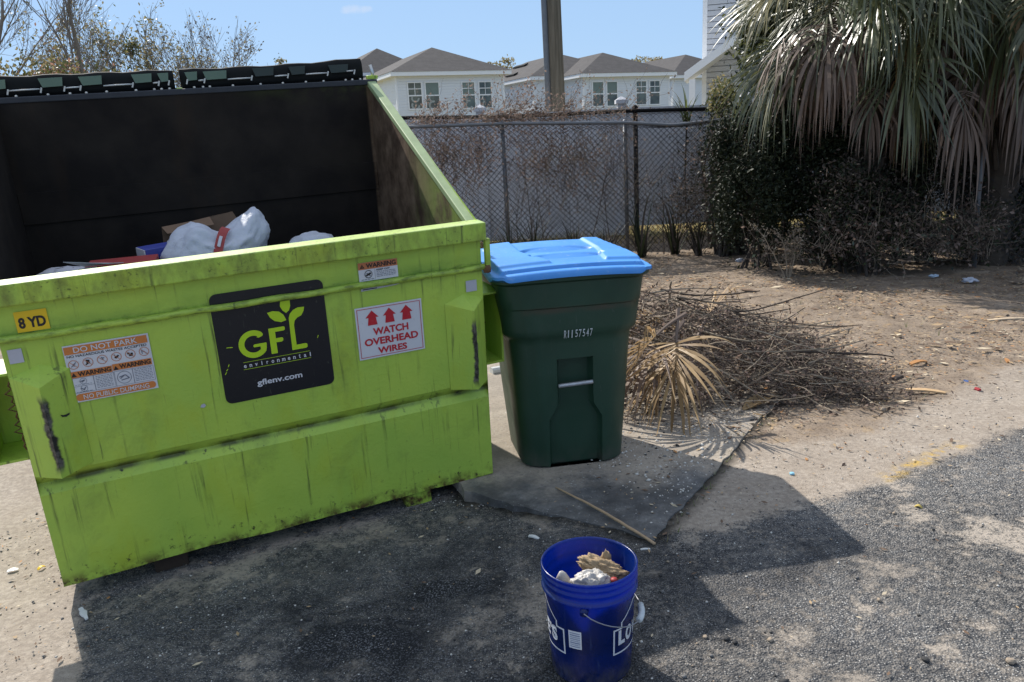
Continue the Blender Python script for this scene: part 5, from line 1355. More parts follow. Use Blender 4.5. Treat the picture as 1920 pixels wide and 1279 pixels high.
bu('black shaded thicket in front of the big palm trunk', 1610, 400, 8.75, (.55, .3, .62), 12000, .022, [M['leaf_black'], M['twig']], 61)  # added filler, shade between the trunks built as black leaves
bu('black shaded thicket around the right palm trunk', 1890, 380, 9.3, (.6, .3, .75), 12000, .022, [M['leaf_black'], M['twig']], 62)  # added filler, shade around the trunk built as black leaves
bu('black thicket filling the heart of the big palm crown', 1620, 215, 9.7, (.8, .35, .75), 9000, .028, [M['leaf_black']], 63)  # added filler that makes the inside of the crown dark
bu('black thicket filling the heart of the right palm crown', 1870, 190, 9.5, (.75, .35, .8), 9000, .028, [M['leaf_black']], 64)  # added filler that makes the inside of the crown dark
def tuft(mb, c, n, L, rng, w=.012, lean=.6, mi=0):
    for k in range(n):
        a = rng.uniform(0, 6.28); e = rng.uniform(.25, 1.0) * lean; d = Vector((math.cos(a) * e, math.sin(a) * e, 1)).normalized()
        l = L * rng.uniform(.55, 1.1); P = []; q = Vector(c); Wd = []
        for s in range(6):
            P.append(q.copy()); Wd.append(w * (1 - s / 5.4)); q = q + d * l / 5; d = (d + Vector((math.cos(a), math.sin(a), -.5)) * .09 * s).normalized()
        mb.strip(P, Wd, Vector((-math.sin(a), math.cos(a), 0)), mi)
def spiky(label, px, py, Y, n, L, seed, mats, w=.03, lean=.7, name='spiky_plant', z=None):
    rng = random.Random(seed); b = at(px, py, Y); 
    if z is None: z = 0.0
    mb = MB()
    for k in range(n): tuft(mb, (rng.uniform(-.05, .05), rng.uniform(-.05, .05), 0), 1, L, rng, w, lean, rng.randrange(len(mats)))
    o = mb.build(name, mats); o.location = (b.x, b.y, z); return tag(o, label, 'plant')
spiky('spiky long leaved plant rising above the fence top left of the palm', 1288, 215, 12.4, 22, .62, 3, [M['grass_green'], M['grass_green'], M['palm_pale']], .030, .80, z=at(1288, 228, 12.4).z)
# its stalk down to the ground behind the fence
q = at(1288, 228, 12.4); sp_ = bpy.data.objects['spiky_plant']; MB().tube([(.02, 0, -q.z), (-.02, .02, -q.z / 2), (0, 0, .05)], [.010, .010, .014], 6).build('stalk', M['palm_bark'], sp_)
for i, (px, L, n, lb) in enumerate(((960, .55, 16, 'dark spiky weed at the fence foot right beside the dumpster corner'), (1000, .65, 14, 'dark long bladed weed behind the left half of the blue lid'), (1080, .5, 18, 'dark weed tuft behind the middle of the blue lid'), (1135, .55, 16, 'dark grassy weed behind the right half of the blue lid'), (1205, .75, 18, 'dark tall grassy weed at the foot of the black fence post'), (1265, .8, 14, 'tall bladed weed right of the black fence post'), (1310, .6, 16, 'dark weed tuft over the sunlit strip under the fence'))):
    spiky(lb, px, 465, 10.6 + .1 * (i % 3), int(n * 1.9), L * 1.25, 40 + i, [M['leaf_black'], M['leaf_dark'], M['twig'], M['twig']], .030, .8, name='weed', z=.0)

def wander(rng, p, d, n, step, jit, grav=0.0):
    P = [Vector(p)]; d = Vector(d).normalized()
    for k in range(n):
        d = (d + Vector((rng.uniform(-1, 1), rng.uniform(-1, 1), rng.uniform(-1, 1))) * jit + Vector((0, 0, -grav))).normalized(); P.append(P[-1] + d * step)
    return P
def tangle(label, boxes, seed, name, cat, n_leaf, leaf_size, twig_r=.0028, mats=None, group=None, step=.07, jit=.35):
    """dry creeper: thin wandering stems with small leaves, boxes = [(centre, half size, stems, direction)]"""
    rng = random.Random(seed); nr = np.random.default_rng(seed); mb = MB(); pts = []
    o0 = Vector(boxes[0][0]); o0.z = 0
    for c, h, m, dr in boxes:
        for k in range(m):
            p = Vector(c) + Vector((rng.uniform(-1, 1) * h[0], rng.uniform(-1, 1) * h[1], rng.uniform(-1, 1) * h[2])) - o0
            d = Vector(dr) + Vector((rng.uniform(-1, 1), rng.uniform(-1, 1) * .3, rng.uniform(-1, 1))) * .8
            P = wander(rng, p, d, rng.randint(4, 9), step, jit); mb.tube(P, [twig_r * (1 - .7 * i / len(P)) for i in range(len(P))], 3, rng.randrange(2)); pts += P
    t = empty(name, label, cat, o0, group); mb.build('stem', [M['twig'], M['twig_pale']], t)
    if n_leaf:
        A = np.array([tuple(p) for p in pts]); C = A[nr.integers(0, len(A), n_leaf)] + nr.normal(size=(n_leaf, 3)) * .025
        V, Fq = leaves(C, leaf_size, nr, .55); mm = mats or [M['vine_dry']]; np_mesh('foliage', V, Fq, mm, nr.integers(0, len(mm), len(Fq)), t)
    return t
def fb(px, py, Y, hx, hz, n, dr=(1, 0, .1)):
    c = at(px, py, Y); return ((c.x, c.y, c.z), (hx, .10, hz), n, dr)
tangle('dry pinkish brown creeper heaped on the fence rail below the left house', [fb(850, 226, 11.2, .55, .05, 90, (1, 0, -.05)), fb(850, 268, 11.08, .5, .20, 110, (.1, 0, -1)), fb(935, 214, 11.2, .25, .06, 30, (.6, 0, .3))], 3, 'dry_creeper', 'creeper', 2600, .019)
tangle('dry brown creeper heaped on the fence rail at the foot of the pole', [fb(1000, 218, 11.3, .45, .06, 100, (1, 0, 0)), fb(975, 204, 11.3, .22, .06, 30, (.5, 0, .5)), fb(1030, 270, 11.06, .5, .22, 110, (0, 0, -1))], 4, 'dry_creeper', 'creeper', 2400, .019)
tangle('thin dry creeper sprays on the fence rail below the right house', [fb(1110, 213, 11.4, .4, .05, 50, (1, 0, 0)), fb(1090, 200, 11.5, .3, .08, 14, (.5, 0, .7)), fb(1130, 262, 11.06, .4, .2, 60, (0, 0, -1)), fb(1215, 185, 11.6, .3, .12, 7, (.7, 0, .7))], 5, 'dry_creeper', 'creeper', 700, .018)
tangle('sparse dry creeper on the fence between the dumpster and the first grey post', [fb(790, 232, 11.2, .25, .06, 35), fb(815, 270, 11.08, .3, .2, 60, (0, 0, -1))], 6, 'dry_creeper', 'creeper', 1000, .018)
tangle('tangle of bare dark stems hanging on the fence left of the palms', [fb(1370, 300, 10.9, .45, .55, 360, (-.2, 0, -.6)), fb(1330, 400, 10.8, .5, .35, 300, (.3, 0, .5)), fb(1300, 300, 10.9, .35, .5, 90, (.2, 0, -.5))], 7, 'bare_creeper', 'creeper', 3200, .018, mats=[M['leaf_black'], M['twig'], M['vine_dry']])
tangle('brown dead undergrowth at the foot of the leaning fence post', [fb(1740, 455, 8.55, .7, .22, 330, (.1, 0, .6)), fb(1600, 470, 8.6, .5, .10, 90, (.1, 0, .6)), fb(1880, 455, 8.9, .6, .28, 300, (0, 0, .5)), fb(1470, 485, 9.0, .45, .06, 40, (.1, 0, .5))], 8, 'dead_undergrowth', 'undergrowth', 4200, .022, mats=[M['vine_dry'], M['leaf_dark'], M['palm_dead']])
tangle('bare brown stems climbing the mesh between the two grey posts', [fb(1010, 330, 11.0, .5, .35, 70, (.1, 0, -.8)), fb(1090, 350, 11.0, .5, .4, 90, (0, 0, .8)), fb(860, 320, 11.05, .3, .3, 60, (.1, 0, -.8)), fb(1220, 380, 10.95, .4, .3, 80, (0, 0, .8))], 15, 'bare_creeper', 'creeper', 900, .014, twig_r=.0032, step=.10, jit=.22)
# tall bare weed stalks against the fence
def stalk(label, px, Y, h, seed, pale=False):
    rng = random.Random(seed); b = at(px, 470, Y); mb = MB()
    P = wander(rng, (0, 0, 0), (rng.uniform(-.3, .3), 0, 1), 12, h / 12, .10); mb.tube(P, [.009 * (1 - .75 * i / 12) for i in range(13)], 5)
    for i in range(3, 12):
        if rng.random() < .8:
            Q = wander(rng, P[i], (rng.uniform(-1, 1), rng.uniform(-.3, .3), rng.uniform(.3, 1.1)), 6, h / 26, .18); mb.tube(Q, [.004, .0035, .003, .0025, .002, .002, .0015], 4)
    o = mb.build('dry_weed_stalk', M['twig_pale' if pale else 'twig']); o.location = (b.x, b.y, 0); return tag(o, label, 'weed')
for i, (px, h, lb) in enumerate(((1003, 1.35, 'tall forked dry weed stalk behind the left half of the blue lid'), (1022, 1.0, 'shorter dry weed stalk leaning left of the lid middle'), (1105, 1.3, 'thin dry weed stalk behind the lid middle'), (1150, 1.1, 'bare weed stalk left of the black fence post'), (1245, 1.2, 'bare weed stalk leaning right of the black fence post'), (975, .9, 'bare weed stalk close to the first grey post'))): stalk(lb, px, 10.85, h, 60 + i)
# dried weed standing alone on the dirt
rng = random.Random(12); b = gd(1478, 522); mb = MB(); tips = []
for s0, (dx_, h) in enumerate(((-.42, .62), (-.12, .40), (.05, .42), (.12, .48), (.2, .36))):
    P = wander(rng, (dx_ * .08, 0, 0), (dx_, 0, 1), 9, h / 8, .13); mb.tube(P, [.008 * (1 - .7 * i / 9) for i in range(10)], 5)
    for i in range(4, 10):
        for _ in range(2):
            Q = wander(rng, P[i], (rng.uniform(-1, 1), rng.uniform(-1, 1), rng.uniform(0, 1)), 4, .03, .4); mb.tube(Q, [.003, .003, .002, .002, .0015], 3); tips += Q[2:]
t = empty('dried_weed', 'dead pale brown weed with seed heads standing alone on the shaded dirt', 'weed', b); mb.build('stem', M['twig_pale'], t)
nr = np.random.default_rng(4); C = np.array([tuple(p) for p in tips]); C = C[C[:, 2] > .2]; C = C[nr.integers(0, len(C), 500)] + nr.normal(size=(500, 3)) * .018; V, Fq = leaves(C, .011, nr, .6); np_mesh('seed_head', V, Fq, M['twig_pale'], None, t)

# ---------------------------------------------------------------- trees behind the dumpster
def bare_tree(label, base, height, seed, leafn, leafmat, leaf_size=.09, spread=.55, trunk_r=None, levels=4, mist=0, name='bare_tree', first=.25, sub=4):
    rng = random.Random(seed); nr = np.random.default_rng(seed); mb = MB(); tw = MB(); tips = []
    def grow(p, d, L, r, lev):
        n = 5 if lev < 2 else 4; P = [p.copy()]; dd = d.copy()
        for k in range(n):
            dd = (dd + Vector((rng.uniform(-1, 1), rng.uniform(-1, 1), rng.uniform(-.5, .8))) * .13).normalized(); P.append(P[-1] + dd * L / n)
        (mb if lev < 2 else tw).tube(P, [r * (1 - .5 * i / n) for i in range(n + 1)], 7 if lev < 2 else 3, 0, cap=lev < 2)
        if lev >= levels: tips.extend(P[1:]); return
        if lev >= levels - 1: tips.extend(P[2:])
        m = rng.randint(sub - 1, sub + 1)
        for k in range(m):
            f = rng.uniform(first if lev == 0 else .25, 1.0); i = min(n - 1, int(f * n)); q = P[i].lerp(P[i + 1], f * n - i)
            a = rng.uniform(0, 6.28); ax = dd.orthogonal().normalized(); ax = (ax * math.cos(a) + dd.cross(ax) * math.sin(a))
            nd = (dd + ax * rng.uniform(.45, 1.0) * spread * 1.6 + Vector((0, 0, .22))).normalized()
            grow(q, nd, L * rng.uniform(.48, .74), max(.008, r * (1 - .5 * f) * rng.uniform(.45, .65)), lev + 1)
        grow(P[-1], (dd + Vector((rng.uniform(-.3, .3), rng.uniform(-.3, .3), .2))).normalized(), L * .62, max(.008, r * .5), lev + 1)
    t = empty(name, label, 'tree', base)
    grow(Vector((0, 0, -.2)), Vector((rng.uniform(-.08, .08), rng.uniform(-.08, .08), 1)), height * .45, trunk_r or height * .016, 0)
    mb.build('trunk', M['bark'], t, smooth=True); tw.build('branches', M['bark'], t)
    C = np.array([tuple(p) for p in tips])
    if leafn: 
        C1 = C[nr.integers(0, len(C), leafn)] + nr.normal(size=(leafn, 3)) * .16; V, Fq = leaves(C1, leaf_size, nr, .5)
        mm = leafmat if isinstance(leafmat, list) else [leafmat]; np_mesh('crown', V, Fq, mm, nr.integers(0, len(mm), len(Fq)), t)
    for k in range(mist):  # mistletoe balls
        c = C[nr.integers(0, len(C))]; P = c + nr.normal(size=(260, 3)) * .16; V, Fq = leaves(P, .07, nr, .4); np_mesh('mistletoe', V, Fq, M['leaf_mid'], None, t)
    return t
def tb(px, Y): q = at(px, 300, Y); return Vector((q.x, q.y, 0))
OL = [M['leaf_olive'], M['leaf_olive'], M['leaf_mid']]
bare_tree('tall bare tree with mistletoe clumps at the left picture edge', tb(8, 26), 9.2, 2, 500, OL, .06, .55, mist=3)
bare_tree('bare tree with one upright trunk and fine twigs reaching the top of the picture', tb(128, 27), 9.4, 5, 150, OL, .05, .50, trunk_r=.16, first=.4)
bare_tree('russet leaved thin tree right of the upright bare tree', tb(190, 29), 6.6, 9, 1700, [M['leaf_olive'], M['leaf_rust'], M['leaf_olive']], .065, .5)
bare_tree('olive leaved tree with an open crown left of the lid gap', tb(255, 30), 7.0, 14, 2100, OL, .065, .5, mist=1)
bare_tree('olive leaved thin tree standing above the lid gap', tb(305, 31), 6.9, 21, 1700, OL, .06, .5)
bare_tree('leaning twiggy tree with sparse leaves at the right end of the tree line', tb(365, 30), 6.4, 33, 1500, [M['leaf_olive'], M['bark']], .05, .62)
bare_tree('small twiggy tree furthest right in the tree line', tb(415, 33), 6.6, 38, 1400, [M['leaf_olive'], M['bark']], .05, .62)
bu('low olive bush under the leftmost bare tree', 20, 165, 24, (2.2, 1.0, .8), 1800, .07, OL, 51, stems=12)
bu('low olive brown bush beneath the upright bare tree', 90, 165, 25, (2.2, 1.0, .7), 1500, .07, [M['leaf_olive'], M['leaf_rust'], M['leaf_mid']], 52, stems=12)
bu('small distant tree top showing between the two left houses', 950, 121, 80, (.9, .8, .7), 260, .13, [M['leaf_olive']], 53, stems=8)
bu('small distant tree top left of the left house roof valley', 925, 124, 80, (1.0, .8, .4), 200, .13, [M['leaf_olive']], 54, stems=6)
bu('distant tree tops above the right house roof end', 1208, 117, 85, (2.0, 1.0, .55), 420, .13, [M['leaf_olive']], 55, stems=8)
bu('tiny distant tree top just above the right dumpster lid', 525, 123, 70, (.5, .5, .5), 200, .12, OL, 56, stems=5)

# ================================================================== BRUSH PILE
rng = random.Random(99); nr = np.random.default_rng(99)
bp0 = Vector((1.55, 5.2, 0))
def pile_h(x, y):
    f = max(0, 1 - ((x - 1.32) / .98) ** 2) * max(0, 1 - ((y - 5.32) / .72) ** 2)
    return .62 * f ** .5 * max(.20, 1.25 - .80 * (x - .6) / 1.5)
mb = MB(); pts = []
for k in range(2300):
    x = rng.uniform(.55, 2.55); y = rng.uniform(4.45, 6.05); h = pile_h(x, y)
    if h < .03: continue
    z = h * rng.uniform(.05, 1.0); a = rng.gauss(-.25, .75)
    P = wander(rng, (x - bp0.x, y - bp0.y, z), (math.cos(a) * rng.choice((1, 1, 1, -1)), math.sin(a) * .8, rng.uniform(-.35, .30)), rng.randint(3, 7), rng.uniform(.035, .075), .34, .05)
    for p in P: p.z = max(p.z, .006)
    mb.tube(P, [rng.uniform(.0018, .0040) * (1 - .6 * i / len(P)) for i in range(len(P))], 3, rng.choices((0, 1), (7, 3))[0], cap=False); pts += P
for k in range(46):
    x = rng.uniform(.7, 2.1); y = rng.uniform(4.55, 5.9); h = pile_h(x, y)
    if h < .06: continue
    a = rng.gauss(-.15, .5); L_ = rng.uniform(.35, .8)
    P = wander(rng, (x - bp0.x, y - bp0.y, h * rng.uniform(.5, 1.05)), (math.cos(a), math.sin(a), rng.uniform(-.35, .05)), 8, L_ / 8, .12)
    for p in P: p.z = max(p.z, .01)
    r0 = rng.uniform(.004, .009); mb.tube(P, [r0 * (1 - .6 * i / 9) for i in range(9)], 5, rng.choice((0, 1, 1)))
t = empty('brush_pile', 'heap of dry brown brushwood dumped on the dirt beside the green cart', 'brush pile', bp0); mb.build('twigs', [M['twig'], M['twig_pale']], t)
A = np.array([tuple(p) for p in pts]); C = A[nr.integers(0, len(A), 9000)] + nr.normal(size=(9000, 3)) * .014; C[:, 2] = np.maximum(C[:, 2], .008)
M['brush_leaf'] = leaf_mat('withered_leaf', (.035, .024, .020), (.135, .095, .072), .15, .8)
V, Fq = leaves(C, .014, nr, .5); np_mesh('withered_leaves', V, Fq, [M['brush_leaf'], M['brush_leaf'], M['vine_dry']], nr.integers(0, 3, len(Fq)), t)
def branch(label, P, r, mat='twig_pale', forks=6, seed=1, name='branch', cat='branch'):
    rg2 = random.Random(seed); P = [Vector(p) for p in P]; o0 = P[0].copy(); mb = MB()
    # smooth the chain
    Q = []
    for a, b in zip(P, P[1:]):
        for k in range(4): Q.append(a.lerp(b, k / 4) + Vector((rg2.uniform(-1, 1), rg2.uniform(-1, 1), rg2.uniform(-.5, .5))) * .008)
    Q.append(P[-1]); Q = [q - o0 for q in Q]
    mb.tube(Q, [r * (1 - .6 * i / len(Q)) for i in range(len(Q))], 6)
    for k in range(forks):
        i = rg2.randint(len(Q) // 3, len(Q) - 2); d = (Q[i + 1] - Q[i]).normalized() + Vector((rg2.uniform(-1, 1), rg2.uniform(-1, 1), rg2.uniform(-.2, .6))) * .6
        mb.tube(wander(rg2, Q[i], d, 6, .05, .15), [r * .45, r * .4, r * .35, r * .3, r * .25, r * .2, r * .12], 4)
    o = mb.build(name, M[mat], smooth=True); o.location = o0; return tag(o, label, cat)
def pz(px, py, z): return gd(px, py, z)
branch('long pale curved branch lying across the top of the brush pile', [pz(1200, 590, .36), pz(1262, 600, .38), pz(1330, 625, .36), pz(1400, 641, .33), pz(1440, 638, .30), pz(1462, 620, .27)], .010, forks=3, seed=2)
branch('straight pale branch lying on the upper side of the brush pile', [pz(1345, 598, .30), pz(1400, 608, .28), pz(1460, 612, .22), pz(1530, 616, .12), pz(1588, 612, .03)], .010, forks=3, seed=3)
branch('forked pale branch along the near edge of the brush pile', [pz(1330, 735, .03), pz(1370, 725, .07), pz(1420, 710, .12), pz(1480, 690, .15), pz(1525, 682, .16)], .010, forks=9, seed=4)
branch('thin pale branch crossing low at the front of the brush pile', [pz(1340, 722, .05), pz(1390, 712, .06), pz(1450, 715, .07), pz(1490, 700, .12)], .008, forks=7, seed=5)
branch('short broken pale stick on the front slope of the brush pile', [pz(1470, 705, .12), pz(1478, 704, .13), pz(1494, 712, .10)], .011, forks=0, seed=6, name='stick', cat='stick')
branch('upright broken stick poking out of the back of the brush pile', [pz(1254, 577, .30), pz(1256, 560, .38), pz(1259, 528, .55)], .016, 'twig_pale', forks=0, seed=7, name='stick', cat='stick')
# dead palm leaves of the pile
def dead_fan(label, hub, az, el, blade, seed, n, spread, droop=1.2, mat='palm_tan', plen=.25):
    rg2 = random.Random(seed); t = empty('dead_palm_frond', label, 'palm frond', hub)
    dd = Vector((math.cos(az) * math.cos(el), math.sin(az) * math.cos(el), math.sin(el)))
    o = frond('leaf_fan', -dd * plen, az, el, plen, blade, rg2, M[mat], t, n=n, droop=droop, spread=spread, pw=.014, wm=.062)
    g = -hub[2] + .012
    for v in o.data.vertices:
        if v.co.z < g: v.co.z = g + .004 * rg2.random()
    return t
dead_fan('big tan dead palm frond spread over the near left end of the brush pile', pz(1268, 640, .46), R(-105), R(-36), .54, 3, 30, 98, .40)
dead_fan('tan dead palm frond beneath the big one with tips on the slab', pz(1250, 650, .38), R(-130), R(-28), .52, 4, 26, 85, .5, 'palm_tan')
dead_fan('dull brown dead palm frond pressed between cart and brush pile', pz(1240, 640, .42), R(-165), R(5), .55, 5, 24, 75, .8, 'palm_dead')
dead_fan('pale stiff dead palm fan standing on the back of the brush pile', pz(1325, 592, .42), R(62), R(22), .46, 6, 22, 40, .25, 'palm_tan')
dead_fan('dead palm frond behind the cart with pale strips lying flat', pz(1240, 590, .42), R(120), R(10), .55, 7, 24, 90, .7, 'palm_tan')
dead_fan('brown dead palm frond hanging over the left end of the brush pile toward the cart', pz(1228, 620, .52), R(-150), R(-15), .52, 14, 26, 85, .6, 'palm_tan')
dead_fan('dark brown dead palm frond under the tan one at the front of the pile', pz(1300, 662, .30), R(-80), R(-5), .42, 15, 26, 80, 1.1, 'palm_dead')
dead_fan('grey dead palm frond lying behind the gap between dumpster and cart', gd(935, 700) + Vector((.05, .9, .12)), R(-100), R(5), .55, 8, 24, 85, .8, 'palm_tan')

# ================================================================== LITTER
def scatter_mesh(name, n, region, size, mats, seed, kind, wts=None, flat=.35, zoff=0):
    nr = np.random.default_rng(seed); P = []
    while len(P) < n:
        k = region(nr, n); P += [tuple(q) for q in k]
    P = np.array(P[:n]); s = size * nr.lognormal(0, .45, n); nz_ = gz(P[:, 0], P[:, 1])
    if kind == 'stone':
        b = np.array([(1, 0, 0), (-1, 0, 0), (0, 1, 0), (0, -1, 0), (0, 0, 1), (0, 0, -1)], float)
        V = b[None] * (nr.uniform(.6, 1.3, (n, 6, 1))) * s[:, None, None] * np.array([1, 1, .65]); a = nr.uniform(0, 6.28, n); c, sn_ = np.cos(a)[:, None], np.sin(a)[:, None]
        X = V[..., 0] * c - V[..., 1] * sn_; Y = V[..., 0] * sn_ + V[..., 1] * c
        V = np.stack([X + P[:, :1], Y + P[:, 1:2], V[..., 2] + (nz_ + s * .3)[:, None] + zoff], -1)
        f = np.array([(0, 2, 4), (2, 1, 4), (1, 3, 4), (3, 0, 4), (2, 0, 5), (1, 2, 5), (3, 1, 5), (0, 3, 5)])
        Fq = (f[None] + 6 * np.arange(n)[:, None, None]).reshape(-1, 3); per = 8
    else:
        V, Fq = leaves(np.column_stack([P, nz_ + s * flat * .6 + .006 + zoff]), 1.0, nr, .38, .85)
        V = V.reshape(n, 4, 3); c = V.mean(1, keepdims=True); d_ = V - c; d_ *= (s / np.abs(d_).max((1, 2)))[:, None, None]
        d_[..., 2] *= flat; V = c + d_; V[..., 2] = np.maximum(V[..., 2], nz_[:, None] + .003 + zoff); per = 1
    mi = np.repeat(nr.choice(len(mats), n, p=wts), per)
    return tag(np_mesh(name, V.reshape(-1, 3), Fq, mats, mi), kind='stuff')
def reg(x0, x1, y0, y1, f):
    def g(nr, n):
        X = nr.uniform(x0, x1, n); Y = nr.uniform(y0, y1, n); p = f(X, Y); k = nr.random(n) < p; return np.column_stack([X[k], Y[k]])
    return g
_yd = lambda X: np.interp(X, [-6, -2, .9, 1.35, 2.0, 2.6, 4, 8], [6, 5.5, 4.5, 4.1, 4.25, 4.7, 5.5, 8])
_yb = lambda X: np.interp(X, [-6, -2.2, -1.72, -1.5, -.32, .2, .55, .84, 1.72, 2.77, 6], [-3, .5, 2.2, 3.25, 3.55, 3.2, 3.0, 3.1, 3.5, 4.05, 6.2])
def patchy(X, Y, f, seed, t): return np.clip((sn(X, Y, f, seed) + t) * 3, 0, 1)
M['st_grey'] = simple('grey_stone', (.15, .145, .14), .9, var=.4, scale=30); M['st_pale'] = simple('pale_shell_chip', (.55, .52, .47), .8, var=.2, scale=30); M['st_dark'] = simple('dark_stone', (.035, .034, .034), .85, var=.4, scale=30); M['st_tan'] = simple('sandy_stone', (.30, .24, .18), .9, var=.3, scale=30)
scatter_mesh('gravel', 6500, reg(-2.6, 4.2, 1.7, 5.5, lambda X, Y: np.where(Y < _yb(X), .75, .6) * patchy(X, Y, 2.2, 5, .35)), .0034, [M['st_grey'], M['st_pale'], M['st_dark'], M['st_tan']], 3, 'stone', [.36, .26, .10, .28])
scatter_mesh('pebbles', 150, reg(-2.6, 4.2, 1.8, 5.5, lambda X, Y: np.ones_like(X)), .0075, [M['st_grey'], M['st_dark'], M['st_tan'], M['st_pale']], 4, 'stone', [.3, .4, .2, .1])
LM = [simple('tan_leaf_chip', (.36, .25, .14), .85, var=.3), simple('brown_leaf_chip', (.13, .08, .05), .9, var=.3), simple('orange_leaf_chip', (.42, .20, .07), .85, var=.3), simple('pale_straw_chip', (.52, .43, .30), .85, var=.2), simple('grey_leaf_chip', (.10, .09, .08), .9, var=.3)]
scatter_mesh('leaf_litter', 30000, reg(.6, 8.2, 4.0, 11, lambda X, Y: np.clip((Y - _yd(X)) / .9 + .3, 0, 1) * patchy(X, Y, 3.0, 8, .35)), .0095, LM, 5, 'leaf', [.28, .34, .10, .09, .19], .5)
scatter_mesh('leaf_crumbs', 2200, reg(-2.6, 4.2, 1.9, 5.0, lambda X, Y: np.where(Y < _yb(X), .12, .8)), .008, LM, 6, 'leaf', [.25, .35, .08, .12, .2], .5)
scatter_mesh('straw', 1500, reg(.6, 7, 3.7, 10.5, lambda X, Y: np.clip((Y - _yd(X)) / .9 + .2, 0, 1)), .022, [LM[3], LM[1], LM[0]], 7, 'leaf', [.25, .4, .35], .25)
scatter_mesh('slab_flecks', 1500, reg(-.8, 1.5, 3.0, 5.0, lambda X, Y: ((Y > np.interp(X, [-1.54, -.32, .3, .55], [4.42, 3.56, 3.23, 3.06])) & (Y > 3.06 + (X - .55) * 1.545) & (Y < 4.4)) * patchy(X, Y, 3.0, 15, .25)), .0042, [M['st_pale'], M['st_grey'], M['st_dark']], 14, 'stone', [.7, .2, .1], zoff=.004)
# short weeds along the slab edge and on the dirt
mb = MB(); rg3 = random.Random(6); mt = [M['grass_green'], M['palm_pale'], M['leaf_olive']]
for k in range(34):
    f = rg3.random(); a, b = (Vector((.56, 3.02, 0)), Vector((1.42, 4.38, 0))) ; p = a.lerp(b, f) + Vector((rg3.gauss(.02, .025), rg3.gauss(0, .02), 0))
    if rg3.random() < .45: p = Vector((1.40, 4.32, 0)) + Vector((rg3.gauss(0, .06), rg3.gauss(0, .12), 0))
    tuft(mb, p, rg3.randint(2, 6), rg3.uniform(.02, .055), rg3, .0035, 1.3, rg3.randrange(3))
for k in range(150):
    p = Vector((rg3.uniform(1.3, 6), rg3.uniform(4.4, 9.2), 0)); 
    if p.y < float(_yd(p.x)): continue
    tuft(mb, p, rg3.randint(2, 5), rg3.uniform(.03, .08), rg3, .005, 1.4, rg3.randrange(3))
tag(mb.build('ground_weeds', mt), kind='stuff')
# dead grass lawn strip beyond the white fence
nr = np.random.default_rng(71); n = 7000; X = nr.uniform(-3, 8, n); Y = nr.uniform(11.9, 15.5, n); V = []; a = nr.uniform(0, 6.28, n); L = nr.uniform(.05, .13, n)
b0 = np.column_stack([X, Y, np.zeros(n)]); sd = np.column_stack([np.cos(a), np.sin(a), np.zeros(n)]) * .006; tip = b0 + np.column_stack([np.sin(a) * .5, np.cos(a) * .5, np.ones(n)]) * L[:, None]
M['dead_grass'] = leaf_mat('dead_grass', (.26, .19, .07), (.50, .38, .17), .3, .8)
V = np.stack([b0 - sd, b0 + sd, tip + sd * .2, tip - sd * .2], 1).reshape(-1, 3); tag(np_mesh('dead_grass', V, np.arange(4 * n).reshape(-1, 4), M['dead_grass']), kind='stuff')

def thing_at(mb, name, mat, px, py, label, cat, rot=0, dz=0, z=None, smooth=False):
    p = gd(px, py); z0 = g1(p.x, p.y) if z is None else z
    p = gd(px, py, z0); o = mb.build(name, mat, smooth=smooth); o.location = (p.x, p.y, z0 + dz); o.rotation_euler[2] = R(rot); return tag(o, label, cat)
def chip(L, wd, h, bend=.0, seed=0):
    rg2 = random.Random(seed); mb = MB(); n = 6; vs = []
    for k in range(n + 1):
        x = L * (k / n - .5); z = bend * math.sin(math.pi * k / n); ww = wd * (.55 + .45 * math.sin(math.pi * min(1, .15 + k / n * .8))) * rg2.uniform(.85, 1.1)
        vs += [(x, -ww / 2, z), (x, ww / 2, z + .1 * wd), (x, ww / 2, z + h + .1 * wd), (x, -ww / 2, z + h)]
    fs = []
    for k in range(n):
        for j in range(4): fs.append((4 * k + j, 4 * (k + 1) + j, 4 * (k + 1) + (j + 1) % 4, 4 * k + (j + 1) % 4))
    fs += [(3, 2, 1, 0), tuple(4 * n + q for q in range(4))]; return mb.add(vs, fs)
# long reed on the slab
a, b = gd(1042, 911, .02), gd(1228, 1017, .02); mb = MB(); n = 16; rg2 = random.Random(3)
mb.tube([(b - a) * (k / n) + Vector((rg2.uniform(-.002, .002), rg2.uniform(-.002, .002), .012 * math.sin(3.1 * k / n))) for k in range(n + 1)], [.0026 + .0052 * (k / n) ** .5 * (1 if k < 14 else .8) for k in range(n + 1)], 7)
M['reed'] = simple('dry_reed', (.40, .28, .17), .8, var=.3, scale=40); o = mb.build('dry_reed', M['reed'], smooth=True); o.location = (a.x, a.y, .012); tag(o, 'long tan dry reed lying across the concrete slab in the shade', 'reed')
M['white_plastic'] = simple('white_plastic', (.60, .60, .58), .45, var=.1, scale=30)
mb = chip(.105, .017, .006, .004, 2); mb.add(chip(.05, .026, .004, .003, 5).v, [tuple(i for i in f) for f in chip(.05, .026, .004, .003, 5).f]); 
thing_at(mb, 'plastic_strip', M['white_plastic'], 157, 1152, 'broken white plastic strip in the shade by the dumpster corner', 'plastic', -50)
thing_at(chip(.052, .016, .006, .004, 3), 'white_scrap', M['white_plastic'], 1001, 1009, 'white scrap lying on the asphalt left of the blue bucket', 'scrap', -35)
thing_at(chip(.04, .010, .004, .002, 4), 'white_scrap', M['white_plastic'], 1210, 1031, 'small white scrap at the end of the long tan reed', 'scrap', 0)
thing_at(chip(.045, .022, .002, .004, 5), 'paper_scrap', M['white_plastic'], 24, 1070, 'crumpled pale paper scrap on the sunlit sand at the left edge', 'paper', 20)
